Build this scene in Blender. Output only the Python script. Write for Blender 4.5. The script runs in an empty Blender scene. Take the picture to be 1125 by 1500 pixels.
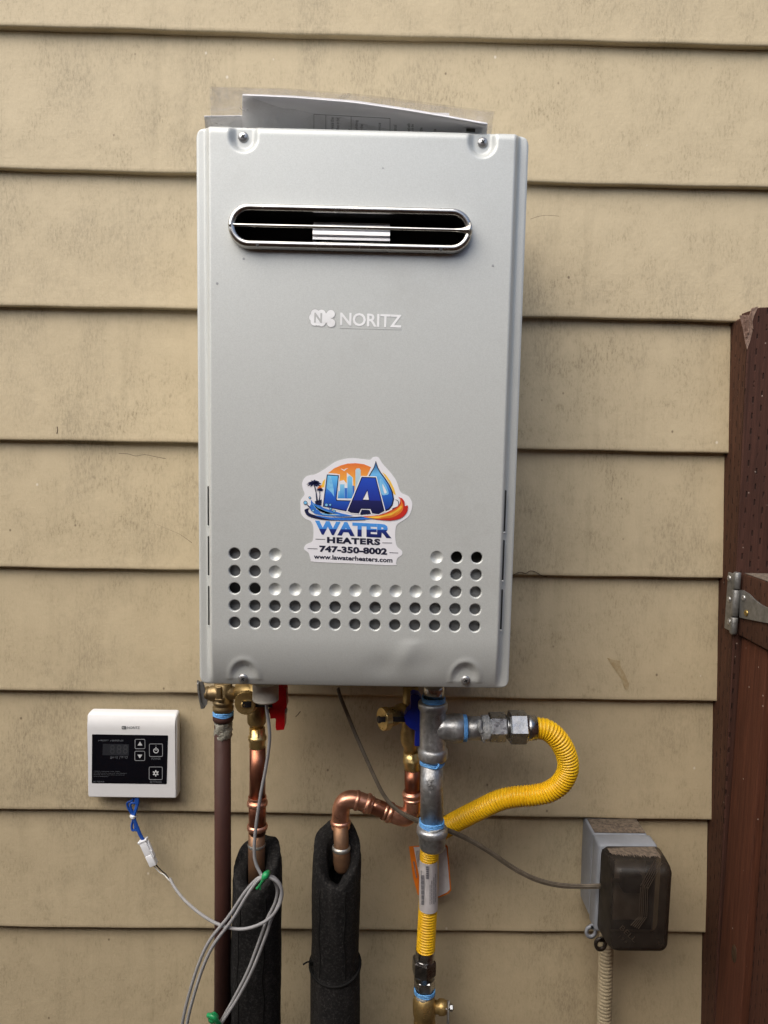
import bpy, bmesh, math, random
import numpy as np
from mathutils import Vector, Matrix
from mathutils.geometry import tessellate_polygon
random.seed(7); rng = np.random.default_rng(5)
sc = bpy.context.scene
col = sc.collection
# ------------------------------------------------------------------ camera
ZO = 2.08                                   # lifts the local heights so that the ground is z = 0
FPX = 1040.0
PITCH, YAW, ROLL, DIST, CZ = 0.09743928, 0.01348005, 0.01927388, 0.98370478, -0.52868789
def _basis():
    cy, sy, cp, sp, cr, sr = math.cos(YAW), math.sin(YAW), math.cos(PITCH), math.sin(PITCH), math.cos(ROLL), math.sin(ROLL)
    f = Vector((sy*cp, cy*cp, -sp)); r = Vector((cy, -sy, 0)); u = r.cross(f)
    return cr*r+sr*u, -sr*r+cr*u, f
RT, UPV, FW = _basis()
CAM = Vector((0, -DIST, CZ+ZO))
cd = bpy.data.cameras.new('camera'); cam = bpy.data.objects.new('camera', cd); col.objects.link(cam)
cam.matrix_world = Matrix(((RT.x, UPV.x, -FW.x, CAM.x), (RT.y, UPV.y, -FW.y, CAM.y), (RT.z, UPV.z, -FW.z, CAM.z), (0, 0, 0, 1)))
cd.sensor_fit = 'VERTICAL'; cd.sensor_height = 24; cd.lens = 24*FPX/1500; cd.clip_end = 500; cd.clip_start = .02
sc.camera = cam
# ------------------------------------------------------------------ light
w = bpy.data.worlds.new('World'); sc.world = w; w.use_nodes = True
nt = w.node_tree; nt.nodes.clear()
sky = nt.nodes.new('ShaderNodeTexSky'); sky.sky_type = 'NISHITA'; sky.sun_disc = False
SUN_EL, SUN_AZ = math.radians(51), math.radians(222)       # azimuth from +Y towards +X
sky.sun_elevation = SUN_EL; sky.sun_rotation = SUN_AZ
sky.air_density = 1.0; sky.dust_density = 4.0; sky.ozone_density = 1.0
bg = nt.nodes.new('ShaderNodeBackground'); bg.inputs[1].default_value = .10
ou = nt.nodes.new('ShaderNodeOutputWorld')
nt.links.new(sky.outputs[0], bg.inputs[0]); nt.links.new(bg.outputs[0], ou.inputs[0])
sd = bpy.data.lights.new('sun', 'SUN'); sun = bpy.data.objects.new('sun', sd); col.objects.link(sun)
sd.energy = 1.5; sd.angle = math.radians(70); sd.color = (1, .968, .87)
ldir = Vector((math.sin(SUN_AZ)*math.cos(SUN_EL), math.cos(SUN_AZ)*math.cos(SUN_EL), math.sin(SUN_EL)))
sun.rotation_euler = ldir.to_track_quat('Z', 'Y').to_euler()
sc.view_settings.view_transform = 'Standard'; sc.view_settings.look = 'None'
sc.view_settings.exposure = 0.93; sc.view_settings.gamma = 1; sc.view_settings.use_curve_mapping = False
sc.render.engine = 'CYCLES'

# ------------------------------------------------------------------ pixel to point on a plane of the place
def U(px, py, d):
    """point at distance d in front of the wall seen at photo pixel px,py"""
    dr = FW + RT*((px-562.5)/FPX) - UPV*((py-750)/FPX)
    return CAM + dr*((DIST-d)/dr.y)
def UX(px, py, X):
    dr = FW + RT*((px-562.5)/FPX) - UPV*((py-750)/FPX)
    return CAM + dr*((X-CAM.x)/dr.x)
def S(px, py, d): return (U(px+1, py, d)-U(px, py, d)).length      # metres per pixel

# ------------------------------------------------------------------ materials
def nodes(name):
    m = bpy.data.materials.new(name); m.use_nodes = True
    t = m.node_tree; t.nodes.clear()
    o = t.nodes.new('ShaderNodeOutputMaterial'); b = t.nodes.new('ShaderNodeBsdfPrincipled')
    t.links.new(b.outputs[0], o.inputs[0])
    return m, t, b
def pos(t, sx=1, sy=1, sz=1, off=(0, 0, 0)):
    g = t.nodes.new('ShaderNodeNewGeometry'); mp = t.nodes.new('ShaderNodeMapping')
    mp.inputs['Scale'].default_value = (sx, sy, sz); mp.inputs['Location'].default_value = off
    t.links.new(g.outputs['Position'], mp.inputs[0]); return mp.outputs[0]
def noise(t, v, scale, detail=4, rough=.6, dist=0):
    n = t.nodes.new('ShaderNodeTexNoise'); n.inputs['Scale'].default_value = scale
    n.inputs['Detail'].default_value = detail; n.inputs['Roughness'].default_value = rough; n.inputs['Distortion'].default_value = dist
    t.links.new(v, n.inputs['Vector']); return n.outputs[0]
def rng_map(t, v, a, b, c=0., d=1.):
    m = t.nodes.new('ShaderNodeMapRange'); t.links.new(v, m.inputs[0])
    for i, q in enumerate((a, b, c, d)): m.inputs[i+1].default_value = q
    return m.outputs[0]
def math_(t, op, a, b=None):
    m = t.nodes.new('ShaderNodeMath'); m.operation = op
    for i, q in enumerate((a, b)):
        if q is None: continue
        if isinstance(q, (int, float)): m.inputs[i].default_value = q
        else: t.links.new(q, m.inputs[i])
    return m.outputs[0]
def mixc(t, f, a, b):
    m = t.nodes.new('ShaderNodeMix'); m.data_type = 'RGBA'
    if isinstance(f, (int, float)): m.inputs[0].default_value = f
    else: t.links.new(f, m.inputs[0])
    for i, q in ((6, a), (7, b)):
        if isinstance(q, tuple): m.inputs[i].default_value = (*q[:3], 1)
        else: t.links.new(q, m.inputs[i])
    return m.outputs[2]
def bump(t, b, h, strength=.3, dist=.001):
    n = t.nodes.new('ShaderNodeBump'); n.inputs['Strength'].default_value = strength; n.inputs['Distance'].default_value = dist
    t.links.new(h, n.inputs['Height']); t.links.new(n.outputs[0], b.inputs['Normal']); return n
def M(name, c, rough=.5, metal=0., c2=None, vs=30, bs=0, bstr=.3, bd=.0005, lo=.35, hi=.65, r2=None, spec=.5, coat=0, stretch=(1, 1, 1)):
    m, t, b = nodes(name)
    c2 = c2 or tuple(x*.82 for x in c)
    n = rng_map(t, noise(t, pos(t, *stretch), vs), lo, hi)
    t.links.new(mixc(t, n, c, c2), b.inputs['Base Color'])
    b.inputs['Metallic'].default_value = metal
    b.inputs['Specular IOR Level'].default_value = spec
    b.inputs['Coat Weight'].default_value = coat
    if r2 is None: b.inputs['Roughness'].default_value = rough
    else: t.links.new(rng_map(t, noise(t, pos(t, 1, 1, 1, (3, 1, 2)), vs*1.7), .3, .7, rough, r2), b.inputs['Roughness'])
    if bs: bump(t, b, noise(t, pos(t), bs, 3), bstr, bd)
    return m

def siding_mat():
    m, t, b = nodes('painted_siding')
    big = rng_map(t, noise(t, pos(t, 1, 1, 1, (4.2, 0, 1)), 3.2, 3), .35, .68)
    streak = noise(t, pos(t, 1, 1, .30), 380, 5, .8)
    mott = noise(t, pos(t, 1, 1, 1, (9, 0, 0)), 20, 5, .7)
    fine = noise(t, pos(t, 1, 1, .35), 700, 3, .7)
    base = mixc(t, rng_map(t, mott, .3, .7), (.500, .415, .272), (.448, .370, .240))
    # grime: upright flecks gathered into patches
    fl = rng_map(t, streak, .50, .66)
    fl = math_(t, 'MULTIPLY', fl, rng_map(t, mott, .42, .66))
    fl = math_(t, 'MULTIPLY', fl, math_(t, 'ADD', big, .25))
    base = mixc(t, math_(t, 'MULTIPLY', fl, .85), base, (.19, .15, .085))
    gr = rng_map(t, noise(t, pos(t, 1, 1, .6, (2.3, 0, 5.1)), 5.5, 5, .7), .50, .72)
    base = mixc(t, math_(t, 'MULTIPLY', gr, rng_map(t, streak, .40, .60, .08, .95)), base, (.235, .195, .13))
    base = mixc(t, math_(t, 'MULTIPLY', rng_map(t, fine, .35, .7), .16), base, (.62, .52, .36))
    # specks
    v = t.nodes.new('ShaderNodeTexVoronoi'); v.inputs['Scale'].default_value = 34; t.links.new(pos(t, 1, .2, .8), v.inputs['Vector'])
    sp = rng_map(t, v.outputs['Distance'], .035, .07, 1, 0)
    sel = t.nodes.new('ShaderNodeSeparateColor'); t.links.new(v.outputs['Color'], sel.inputs[0])
    sp1 = math_(t, 'MULTIPLY', sp, math_(t, 'GREATER_THAN', sel.outputs[0], .74))
    base = mixc(t, math_(t, 'MULTIPLY', sp1, .75), base, (.12, .085, .05))
    sp2 = math_(t, 'MULTIPLY', sp, math_(t, 'LESS_THAN', sel.outputs[0], .10))
    base = mixc(t, math_(t, 'MULTIPLY', sp2, .6), base, (.75, .70, .60))
    # upright drip streaks, faint
    dr = rng_map(t, noise(t, pos(t, 1, 1, .04, (0, 0, 3)), 55, 3, .6), .56, .74)
    base = mixc(t, math_(t, 'MULTIPLY', dr, .14), base, (.22, .18, .11))
    t.links.new(base, b.inputs['Base Color'])
    b.inputs['Roughness'].default_value = .62; b.inputs['Specular IOR Level'].default_value = .35
    hor = noise(t, pos(t, .05, 1, 1), 420, 3, .6)
    h = math_(t, 'ADD', math_(t, 'MULTIPLY', noise(t, pos(t, 1, 1, .6), 330, 4, .65), .6), math_(t, 'MULTIPLY', hor, .13))
    h = math_(t, 'ADD', h, math_(t, 'MULTIPLY', noise(t, pos(t), 60, 2), .8))
    bump(t, b, h, .6, .0010)
    return m

def wood_mat(name, c, c2, axis='x', incised=True, rough=.6):
    """stained lumber, grain upright; rows of incising slits on treated pieces. axis = horizontal direction of the face"""
    m, t, b = nodes(name)
    gs = (260, 260, 9)
    g1 = noise(t, pos(t, *[q/10 for q in gs]), 10, 6, .7, .6)
    base = mixc(t, rng_map(t, g1, .32, .68), c, c2)
    st = noise(t, pos(t, 1, 1, .15), 30, 4)
    base = mixc(t, math_(t, 'MULTIPLY', rng_map(t, st, .5, .75), .5), base, tuple(q*.45 for q in c))
    g = t.nodes.new('ShaderNodeNewGeometry'); sp = t.nodes.new('ShaderNodeSeparateXYZ'); t.links.new(g.outputs['Position'], sp.inputs[0])
    h = math_(t, 'MULTIPLY', noise(t, pos(t, 20, 20, 1.5), 14, 4, .7), .6)
    if incised:
        u = math_(t, 'DIVIDE', sp.outputs[0 if axis == 'x' else 1], .0115)
        row = math_(t, 'FLOOR', u); fu = math_(t, 'FRACT', u)
        odd = math_(t, 'MULTIPLY', math_(t, 'MODULO', math_(t, 'ABSOLUTE', row), 2.0), .5)
        v = math_(t, 'ADD', math_(t, 'DIVIDE', sp.outputs[2], .021), odd); fv = math_(t, 'FRACT', v)
        a = rng_map(t, math_(t, 'ABSOLUTE', math_(t, 'SUBTRACT', fu, .5)), .05, .10, 1, 0)
        bb = rng_map(t, math_(t, 'ABSOLUTE', math_(t, 'SUBTRACT', fv, .5)), .15, .22, 1, 0)
        k = math_(t, 'MULTIPLY', math_(t, 'MULTIPLY', a, bb), rng_map(t, noise(t, pos(t), 60, 2), .38, .5))
        base = mixc(t, math_(t, 'MULTIPLY', k, .75), base, (.012, .006, .004))
        h = math_(t, 'SUBTRACT', h, math_(t, 'MULTIPLY', k, .8))
    v = t.nodes.new('ShaderNodeTexVoronoi'); v.inputs['Scale'].default_value = 60; t.links.new(pos(t), v.inputs['Vector'])
    spk = rng_map(t, v.outputs['Distance'], .04, .08, 1, 0)
    sel = t.nodes.new('ShaderNodeSeparateColor'); t.links.new(v.outputs['Color'], sel.inputs[0])
    spk = math_(t, 'MULTIPLY', spk, math_(t, 'GREATER_THAN', sel.outputs[1], .72))
    base = mixc(t, math_(t, 'MULTIPLY', spk, .6), base, (.45, .36, .30))
    t.links.new(base, b.inputs['Base Color']); b.inputs['Roughness'].default_value = .8; b.inputs['Specular IOR Level'].default_value = .2
    bump(t, b, h, .9, .0016)
    return m

def silver_mat():
    m, t, b = nodes('silver_paint')
    n = noise(t, pos(t), 800, 2, .7)
    base = mixc(t, rng_map(t, n, .3, .7), (.585, .605, .592), (.515, .533, .520))
    sm = rng_map(t, noise(t, pos(t, 1, 1, 1, (2, 2, 2)), 11, 5, .7), .55, .8)
    base = mixc(t, math_(t, 'MULTIPLY', sm, .2), base, (.33, .32, .29))
    t.links.new(base, b.inputs['Base Color'])
    b.inputs['Metallic'].default_value = .22; b.inputs['Roughness'].default_value = .44
    b.inputs['Coat Weight'].default_value = .12; b.inputs['Coat Roughness'].default_value = .35
    h = math_(t, 'ADD', noise(t, pos(t), 900, 2), math_(t, 'MULTIPLY', noise(t, pos(t), 9, 2), 2.2))
    bump(t, b, h, .18, .0006)
    return m
def galv_mat(name='galvanised_steel', dark=(.30, .305, .31), light=(.56, .57, .58)):
    m, t, b = nodes(name)
    v = t.nodes.new('ShaderNodeTexVoronoi'); v.inputs['Scale'].default_value = 260; t.links.new(pos(t), v.inputs['Vector'])
    s = t.nodes.new('ShaderNodeSeparateColor'); t.links.new(v.outputs['Color'], s.inputs[0])
    f = math_(t, 'ADD', math_(t, 'MULTIPLY', s.outputs[0], .3), math_(t, 'MULTIPLY', noise(t, pos(t, 1, 1, .5), 60, 5, .7), .8))
    t.links.new(mixc(t, rng_map(t, f, .3, .85), dark, light), b.inputs['Base Color'])
    b.inputs['Metallic'].default_value = .85
    t.links.new(rng_map(t, noise(t, pos(t), 90, 4), .3, .7, .28, .55), b.inputs['Roughness'])
    bump(t, b, noise(t, pos(t), 330, 4, .7), .5, .0007)
    return m
def foam_mat():
    m, t, b = nodes('foam_rubber')
    n = noise(t, pos(t), 300, 5, .8)
    base = mixc(t, rng_map(t, n, .50, .72), (.006, .0058, .006), (.060, .056, .055))
    st = rng_map(t, noise(t, pos(t, 1, 1, .15), 45, 4), .55, .75)
    base = mixc(t, math_(t, 'MULTIPLY', st, .3), base, (.07, .065, .06))
    t.links.new(base, b.inputs['Base Color']); b.inputs['Roughness'].default_value = .75; b.inputs['Specular IOR Level'].default_value = .3
    h = math_(t, 'ADD', n, math_(t, 'MULTIPLY', noise(t, pos(t, 1, 1, .3), 60, 4), 1.5))
    bump(t, b, h, .9, .0018)
    return m
def grad_mat(name, stops, rough=.45, axis=2, metal=0):
    m, t, b = nodes(name)
    tc = t.nodes.new('ShaderNodeTexCoord'); sp = t.nodes.new('ShaderNodeSeparateXYZ'); t.links.new(tc.outputs['Generated'], sp.inputs[0])
    r = t.nodes.new('ShaderNodeValToRGB'); t.links.new(sp.outputs[axis], r.inputs[0])
    e = r.color_ramp.elements
    e[0].position, e[0].color = stops[0][0], (*stops[0][1], 1)
    e[1].position, e[1].color = stops[-1][0], (*stops[-1][1], 1)
    for p, c in stops[1:-1]:
        q = e.new(p); q.color = (*c, 1)
    t.links.new(r.outputs[0], b.inputs['Base Color']); b.inputs['Roughness'].default_value = rough
    return m

MT = dict(
 siding=siding_mat(), silver=silver_mat(), galv=galv_mat(), foam=foam_mat(),
 silver_edge=M('silver_flange_paint', (.585, .605, .592), .45, .22, (.54, .56, .546), 300),
 inner=M('inner_sheet_metal', (.36, .37, .38), .5, .2, (.26, .27, .28), 60, 400, .2),
 black=M('black_interior', (.006, .006, .006), .7),
 chrome=M('polished_steel', (.62, .60, .56), .16, 1., (.50, .485, .455), 40, r2=.3),
 nut=M('plated_nut', (.55, .55, .55), .2, 1., (.36, .36, .36), 90, 300, .25, .0003, r2=.42),
 nutdark=M('dark_plated_nut', (.30, .30, .31), .22, 1., (.17, .17, .17), 90, 300, .25, .0003, r2=.42),
 alu=M('brushed_duct', (.86, .86, .88), .42, .45, (.76, .76, .78), 60, stretch=(.2, 1, 8)),
 screw=M('zinc_screw', (.50, .50, .50), .33, .8, (.38, .38, .38), 200),
 brass=M('cast_brass', (.56, .40, .17), .38, .85, (.32, .22, .09), 55, 260, .4, .0006, r2=.5),
 brass_bright=M('machined_brass', (.80, .60, .27), .26, .9, (.60, .43, .17), 70, r2=.36),
 brass_dull=M('weathered_brass', (.36, .27, .14), .38, .9, (.20, .145, .08), 45, 240, .5, .0007, r2=.55),
 copper=M('copper_tube', (.50, .21, .125), .3, .95, (.30, .115, .07), 38, 120, .1, .0003, r2=.42, stretch=(1, 1, .4)),
 copper_bright=M('press_copper', (.84, .45, .31), .26, .9, (.58, .27, .175), 55, r2=.42),
 copper_old=M('aged_copper', (.30, .16, .085), .4, .7, (.20, .12, .075), 50, 250, .4, .0006, r2=.6),
 solder=M('solder_ring', (.55, .54, .50), .4, .8, bs=400),
 brown_pipe=M('brown_stained_pipe', (.062, .024, .018), .55, .0, (.034, .013, .011), 26, 300, .4, .0006, spec=.3, r2=.7, stretch=(1, 1, .25)),
 dope=M('pipe_sealant', (.34, .335, .29), .5, 0, (.13, .12, .09), 120, 220, 1., .003),
 dope_grey=M('grey_sealant', (.48, .49, .48), .35, 0, (.30, .31, .31), 120, 220, 1., .002),
 tape=M('blue_sealing_cord', (.10, .32, .72), .5, 0, (.17, .45, .85), 200, 500, .8, .001),
 red=M('red_handle_plastic', (.62, .008, .012), .3, 0, (.48, .006, .010), 60, spec=.5),
 blue=M('blue_handle_plastic', (.012, .030, .38), .3, 0, (.010, .022, .28), 60),
 tie_black=M('black_nylon', (.008, .008, .008), .75, spec=.2), rubber=M('black_strap', (.014, .014, .016), .45, 0, (.025, .025, .028), 90),
 white_pl=M('white_fitting_plastic', (.66, .62, .54), .45, 0, (.60, .56, .48), 60),
 ctrl=M('white_controller_plastic', (.74, .745, .76), .38, 0, (.72, .725, .74), 90, 800, .06, .0003),
 screen=M('black_glossy_window', (.0045, .005, .008), .12, 0, (.004, .0045, .007), 10, coat=.3),
 print_white=M('white_print', (.62, .64, .66), .5),
 print_dim=M('dim_print', (.16, .17, .19), .5),
 digit=M('unlit_segments', (.022, .024, .03), .4),
 print_grey=M('grey_print', (.16, .17, .18), .5),
 brand_white=M('raised_white_print', (.90, .91, .92), .4),
 brand_grey=M('print_backing', (.52, .53, .525), .4),
 cable=M('grey_cable_sheath', (.30, .30, .31), .38, 0, (.26, .26, .27), 60),
 wire_blue=M('blue_wire', (.012, .085, .42), .35, 0, (.010, .06, .30), 80),
 wire_black=M('black_wire', (.012, .012, .012), .4), wire_white=M('white_wire', (.7, .7, .68), .4),
 conn=M('white_connector', (.80, .82, .86), .35, 0, (.74, .76, .80), 80),
 green=M('green_twist_tie', (.012, .20, .065), .3, 0, (.02, .32, .11), 150, 300, .6, .001),
 cord=M('brown_flat_cord', (.15, .125, .095), .5, 0, (.10, .082, .06), 80, 300, .3),
 yellow=M('yellow_coated_hose', (.90, .55, .012), .33, 0, (.80, .46, .009), 30),
 orange=M('orange_tag_card', (.75, .20, .012), .5, 0, (.66, .16, .01), 60),
 card=M('white_tag_card', (.66, .64, .66), .45, 0, (.55, .53, .55), 50, 300, .3),
 lbl_grey=M('label_print', (.22, .22, .25), .5, 0, (.16, .16, .18), 200),
 box_grey=M('grey_box_plastic', (.27, .29, .33), .45, 0, (.22, .235, .265), 40, 500, .2),
 dust=M('dust_layer', (.20, .155, .115), .9, 0, (.075, .058, .045), 220, 500, .8, .001),
 conduit=M('beige_conduit', (.44, .375, .255), .5, 0, (.36, .30, .20), 70, 300, .3),
 paper=M('white_paper', (.80, .80, .83), .5, 0, (.78, .78, .81), 20),
 ink=M('black_ink', (.03, .03, .035), .5),
 zinc=M('galvanised_hinge', (.30, .30, .295), .42, .75, (.20, .20, .195), 110, 350, .4, .0006, r2=.6),
 goldscrew=M('yellow_zinc_screw', (.45, .33, .12), .35, .9),
 wood_post=wood_mat('stained_post_wood', (.080, .034, .024), (.040, .018, .013), 'x'),
 wood_side=wood_mat('stained_post_wood_side', (.095, .042, .025), (.045, .020, .013), 'y'),
 wood_red=wood_mat('stained_gate_stile', (.105, .036, .019), (.052, .018, .010), 'y', False),
 wood_gate=wood_mat('stained_gate_board', (.085, .033, .020), (.045, .018, .011), 'y'),
 wood_raw=M('split_raw_wood', (.27, .18, .135), .75, 0, (.15, .085, .06), 90, 260, .9, .002, stretch=(1, 1, .2)),
 wood_fence=wood_mat('stained_fence_board', (.11, .05, .035), (.075, .033, .024), 'x', False),
 st_white=M('sticker_vinyl', (.80, .80, .84), .35, 0, (.79, .79, .83), 20),
 navy=M('navy_ink', (.008, .012, .06), .4, 0, (.007, .010, .05)),
 darkink=M('dark_ink', (.012, .014, .04), .4),
 skyblue=M('pale_blue_ink', (.24, .58, .86), .4, 0, (.16, .46, .80), 300),
 midblue=M('mid_blue_ink', (.03, .14, .55), .4, 0, (.04, .20, .65), 300),
 cyanblue=grad_mat('city_blue_ink', [(0, (.03, .25, .66)), (1, (.25, .62, .88))]),
 paleglass=M('pale_tower_ink', (.50, .70, .82), .4),
 yel=M('flame_yellow_ink', (.95, .58, .07), .4), org=M('flame_orange_ink', (.85, .22, .03), .4), redi=M('flame_red_ink', (.62, .03, .02), .4),
 sunset=grad_mat('sunset_ink', [(0, (.95, .58, .10)), (.45, (.90, .42, .06)), (1, (.76, .17, .04))]),
 L=grad_mat('blue_letter_ink', [(0, (.008, .03, .28)), (.45, (.015, .12, .60)), (1, (.14, .55, .92))]),
 A=grad_mat('royal_letter_ink', [(0, (.003, .005, .05)), (.35, (.01, .012, .10)), (.37, (.012, .03, .30)), (1, (.015, .07, .50))]),
 drop=grad_mat('drop_ink', [(0, (.008, .03, .28)), (.4, (.02, .15, .62)), (.75, (.16, .50, .88)), (1, (.01, .03, .18))]),
 water_w=grad_mat('two_tone_ink', [(0, (.006, .010, .09)), (.49, (.010, .03, .22)), (.51, (.06, .26, .72)), (1, (.08, .33, .80))]),
)
def smoked():
    m, t, b = nodes('smoked_plastic')
    n = rng_map(t, noise(t, pos(t), 60, 5), .4, .75)
    t.links.new(mixc(t, n, (.026, .021, .018), (.052, .044, .037)), b.inputs['Base Color'])
    t.links.new(rng_map(t, noise(t, pos(t), 25, 4), .3, .7, .28, .5), b.inputs['Roughness'])
    tr = t.nodes.new('ShaderNodeBsdfTransparent'); tr.inputs[0].default_value = (.42, .36, .31, 1)
    mx = t.nodes.new('ShaderNodeMixShader'); mx.inputs[0].default_value = .58; o = [q for q in t.nodes if q.type == 'OUTPUT_MATERIAL'][0]
    t.links.new(tr.outputs[0], mx.inputs[1]); t.links.new(b.outputs[0], mx.inputs[2]); t.links.new(mx.outputs[0], o.inputs[0])
    return m
MT['smoke'] = smoked()
def sleeve():
    m = bpy.data.materials.new('clear_film'); m.use_nodes = True; t = m.node_tree; t.nodes.clear()
    o = t.nodes.new('ShaderNodeOutputMaterial'); mx = t.nodes.new('ShaderNodeMixShader')
    tr = t.nodes.new('ShaderNodeBsdfTransparent'); tr.inputs[0].default_value = (.97, .97, .97, 1)
    gl = t.nodes.new('ShaderNodeBsdfPrincipled'); gl.inputs['Base Color'].default_value = (.75, .73, .72, 1); gl.inputs['Roughness'].default_value = .18
    n = rng_map(t, noise(t, pos(t, 1, 1, 2), 40, 4, .6, 1.2), .45, .8, .12, .42)
    t.links.new(n, mx.inputs[0]); t.links.new(tr.outputs[0], mx.inputs[1]); t.links.new(gl.outputs[0], mx.inputs[2]); t.links.new(mx.outputs[0], o.inputs[0])
    bm_ = t.nodes.new('ShaderNodeBump'); bm_.inputs['Distance'].default_value = .004; bm_.inputs['Strength'].default_value = .7
    t.links.new(noise(t, pos(t, 1, 1, 1.5), 25, 3, .5, 1.5), bm_.inputs['Height']); t.links.new(bm_.outputs[0], gl.inputs['Normal'])
    return m
MT['film'] = sleeve()
def thin_paper():
    m = bpy.data.materials.new('thin_backlit_paper'); m.use_nodes = True; t = m.node_tree; t.nodes.clear()
    o = t.nodes.new('ShaderNodeOutputMaterial'); mx = t.nodes.new('ShaderNodeMixShader'); mx.inputs[0].default_value = .5
    a = t.nodes.new('ShaderNodeBsdfDiffuse'); b = t.nodes.new('ShaderNodeBsdfTranslucent')
    a.inputs[0].default_value = (.85, .85, .88, 1); b.inputs[0].default_value = (.85, .85, .88, 1)
    t.links.new(a.outputs[0], mx.inputs[1]); t.links.new(b.outputs[0], mx.inputs[2]); t.links.new(mx.outputs[0], o.inputs[0])
    return m
MT['thin'] = thin_paper()

# ------------------------------------------------------------------ mesh helpers
class MB:
    def __init__(s): s.v, s.f, s.s = [], [], []
    def add(s, v, f, smooth=True):
        o = len(s.v); s.v += [tuple(x) for x in v]; s.f += [tuple(i+o for i in q) for q in f]; s.s += [smooth]*len(f)
    def build(s, name, mat, parent=None, loc=None):
        me = bpy.data.meshes.new(name); me.from_pydata(s.v, [], s.f); me.polygons.foreach_set('use_smooth', s.s); me.update()
        bm = bmesh.new(); bm.from_mesh(me); bmesh.ops.recalc_face_normals(bm, faces=bm.faces); bm.to_mesh(me); bm.free()
        return link(name, me, mat, parent, loc)
    def box(s, c, hx, hy, hz, bev=0., ax=None):
        ax = ax or (Vector((1, 0, 0)), Vector((0, 1, 0)), Vector((0, 0, 1)))
        c = Vector(c); bv = bev
        if bv <= 0:
            v = [c+ax[0]*hx*i+ax[1]*hy*j+ax[2]*hz*k for i in (-1, 1) for j in (-1, 1) for k in (-1, 1)]
            s.add(v, [(0, 1, 3, 2), (4, 6, 7, 5), (0, 4, 5, 1), (2, 3, 7, 6), (0, 2, 6, 4), (1, 5, 7, 3)], False); return
        bm = bmesh.new(); bmesh.ops.create_cube(bm, size=2)
        for q in bm.verts: q.co = Vector((q.co.x*hx, q.co.y*hy, q.co.z*hz))
        bmesh.ops.bevel(bm, geom=bm.edges[:], offset=min(bv, hx*.95, hy*.95, hz*.95), segments=3, profile=.5, affect='EDGES', clamp_overlap=True)
        bm.verts.index_update()
        s.add([c+ax[0]*q.co.x+ax[1]*q.co.y+ax[2]*q.co.z for q in bm.verts], [tuple(x.index for x in f.verts) for f in bm.faces], True); bm.free()
    def lathe(s, p0, d, prof, n=28, smooth=True, caps=True, rot=0.):
        """prof = [(distance along d, radius)]"""
        d = Vector(d).normalized(); a = d.orthogonal().normalized()
        if abs(d.z) > .7: a = (Vector((0, -1, 0))-d*Vector((0, -1, 0)).dot(d)).normalized()
        b = d.cross(a); p0 = Vector(p0); v = []; f = []
        for t_, r in prof:
            for i in range(n):
                q = 2*math.pi*i/n+rot; v.append(p0+d*t_+(a*math.cos(q)+b*math.sin(q))*r)
        for j in range(len(prof)-1):
            for i in range(n): f.append((j*n+i, j*n+(i+1) % n, (j+1)*n+(i+1) % n, (j+1)*n+i))
        s.add(v, f, smooth)
        if caps:
            o = len(s.v)-len(v)
            s.f += [tuple(o+i for i in range(n)), tuple(o+(len(prof)-1)*n+i for i in range(n))]; s.s += [False, False]
    def seg(s, p0, p1, prof, n=28, smooth=True, caps=True, rot=0.):
        """prof = [(fraction, radius)]"""
        p0, p1 = Vector(p0), Vector(p1); L_ = (p1-p0).length
        s.lathe(p0, p1-p0, [(q*L_, r) for q, r in prof], n, smooth, caps, rot)
    def tube(s, pts, r, n=14, step=8, rf=None, caps=True, spline=True, even=0.):
        pts = [Vector(p) for p in pts]
        if spline:
            P = [pts[0]*2-pts[1]]+pts+[pts[-1]*2-pts[-2]]; out = []
            for i in range(1, len(P)-2):
                for k in range(step):
                    t_ = k/step; a, b, c, e = P[i-1:i+3]
                    out.append(.5*((2*b)+(c-a)*t_+(2*a-5*b+4*c-e)*t_*t_+(-a+3*b-3*c+e)*t_**3))
            out.append(pts[-1]); pts = out
        if even:
            A = np.array([tuple(p) for p in pts]); dd = np.r_[0, np.cumsum(np.linalg.norm(np.diff(A, axis=0), axis=1))]
            q = np.arange(0, dd[-1], even); pts = [Vector((np.interp(x, dd, A[:, 0]), np.interp(x, dd, A[:, 1]), np.interp(x, dd, A[:, 2]))) for x in q]
        tg = [(pts[min(i+1, len(pts)-1)]-pts[max(i-1, 0)]).normalized() for i in range(len(pts))]
        a = tg[0].orthogonal().normalized(); v = []; f = []; L_ = 0
        for i, p in enumerate(pts):
            if i: L_ += (p-pts[i-1]).length
            a = (a-tg[i]*a.dot(tg[i])).normalized(); b = tg[i].cross(a); rr = rf(L_) if rf else r
            for k in range(n):
                q = 2*math.pi*k/n; v.append(p+(a*math.cos(q)+b*math.sin(q))*rr)
        for j in range(len(pts)-1):
            for i in range(n): f.append((j*n+i, j*n+(i+1) % n, (j+1)*n+(i+1) % n, (j+1)*n+i))
        s.add(v, f)
        if caps:
            o = len(s.v)-len(v); s.f += [tuple(o+i for i in range(n)), tuple(o+(len(pts)-1)*n+i for i in range(n))]; s.s += [False, False]
        return pts
    def poly(s, P, nrm=Vector((0, 1, 0)), th=.0):
        """flat polygon (world points), optional thickness along nrm"""
        P = [Vector(p) for p in P]; n = len(P)
        tri = tessellate_polygon([P])
        s.add(P, [tuple(q) for q in tri], False)
        if th:
            Q = [p+nrm*th for p in P]; s.add(Q, [tuple(q) for q in tri], False)
            s.add(P+Q, [(i, (i+1) % n, n+(i+1) % n, n+i) for i in range(n)], False)
def link(name, me, mat, parent=None, loc=None):
    o = bpy.data.objects.new(name, me); col.objects.link(o)
    if mat is not None: me.materials.append(MT[mat] if isinstance(mat, str) else mat)
    if loc is not None: o.location = loc
    if parent is not None: adopt(o, parent)
    return o
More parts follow.
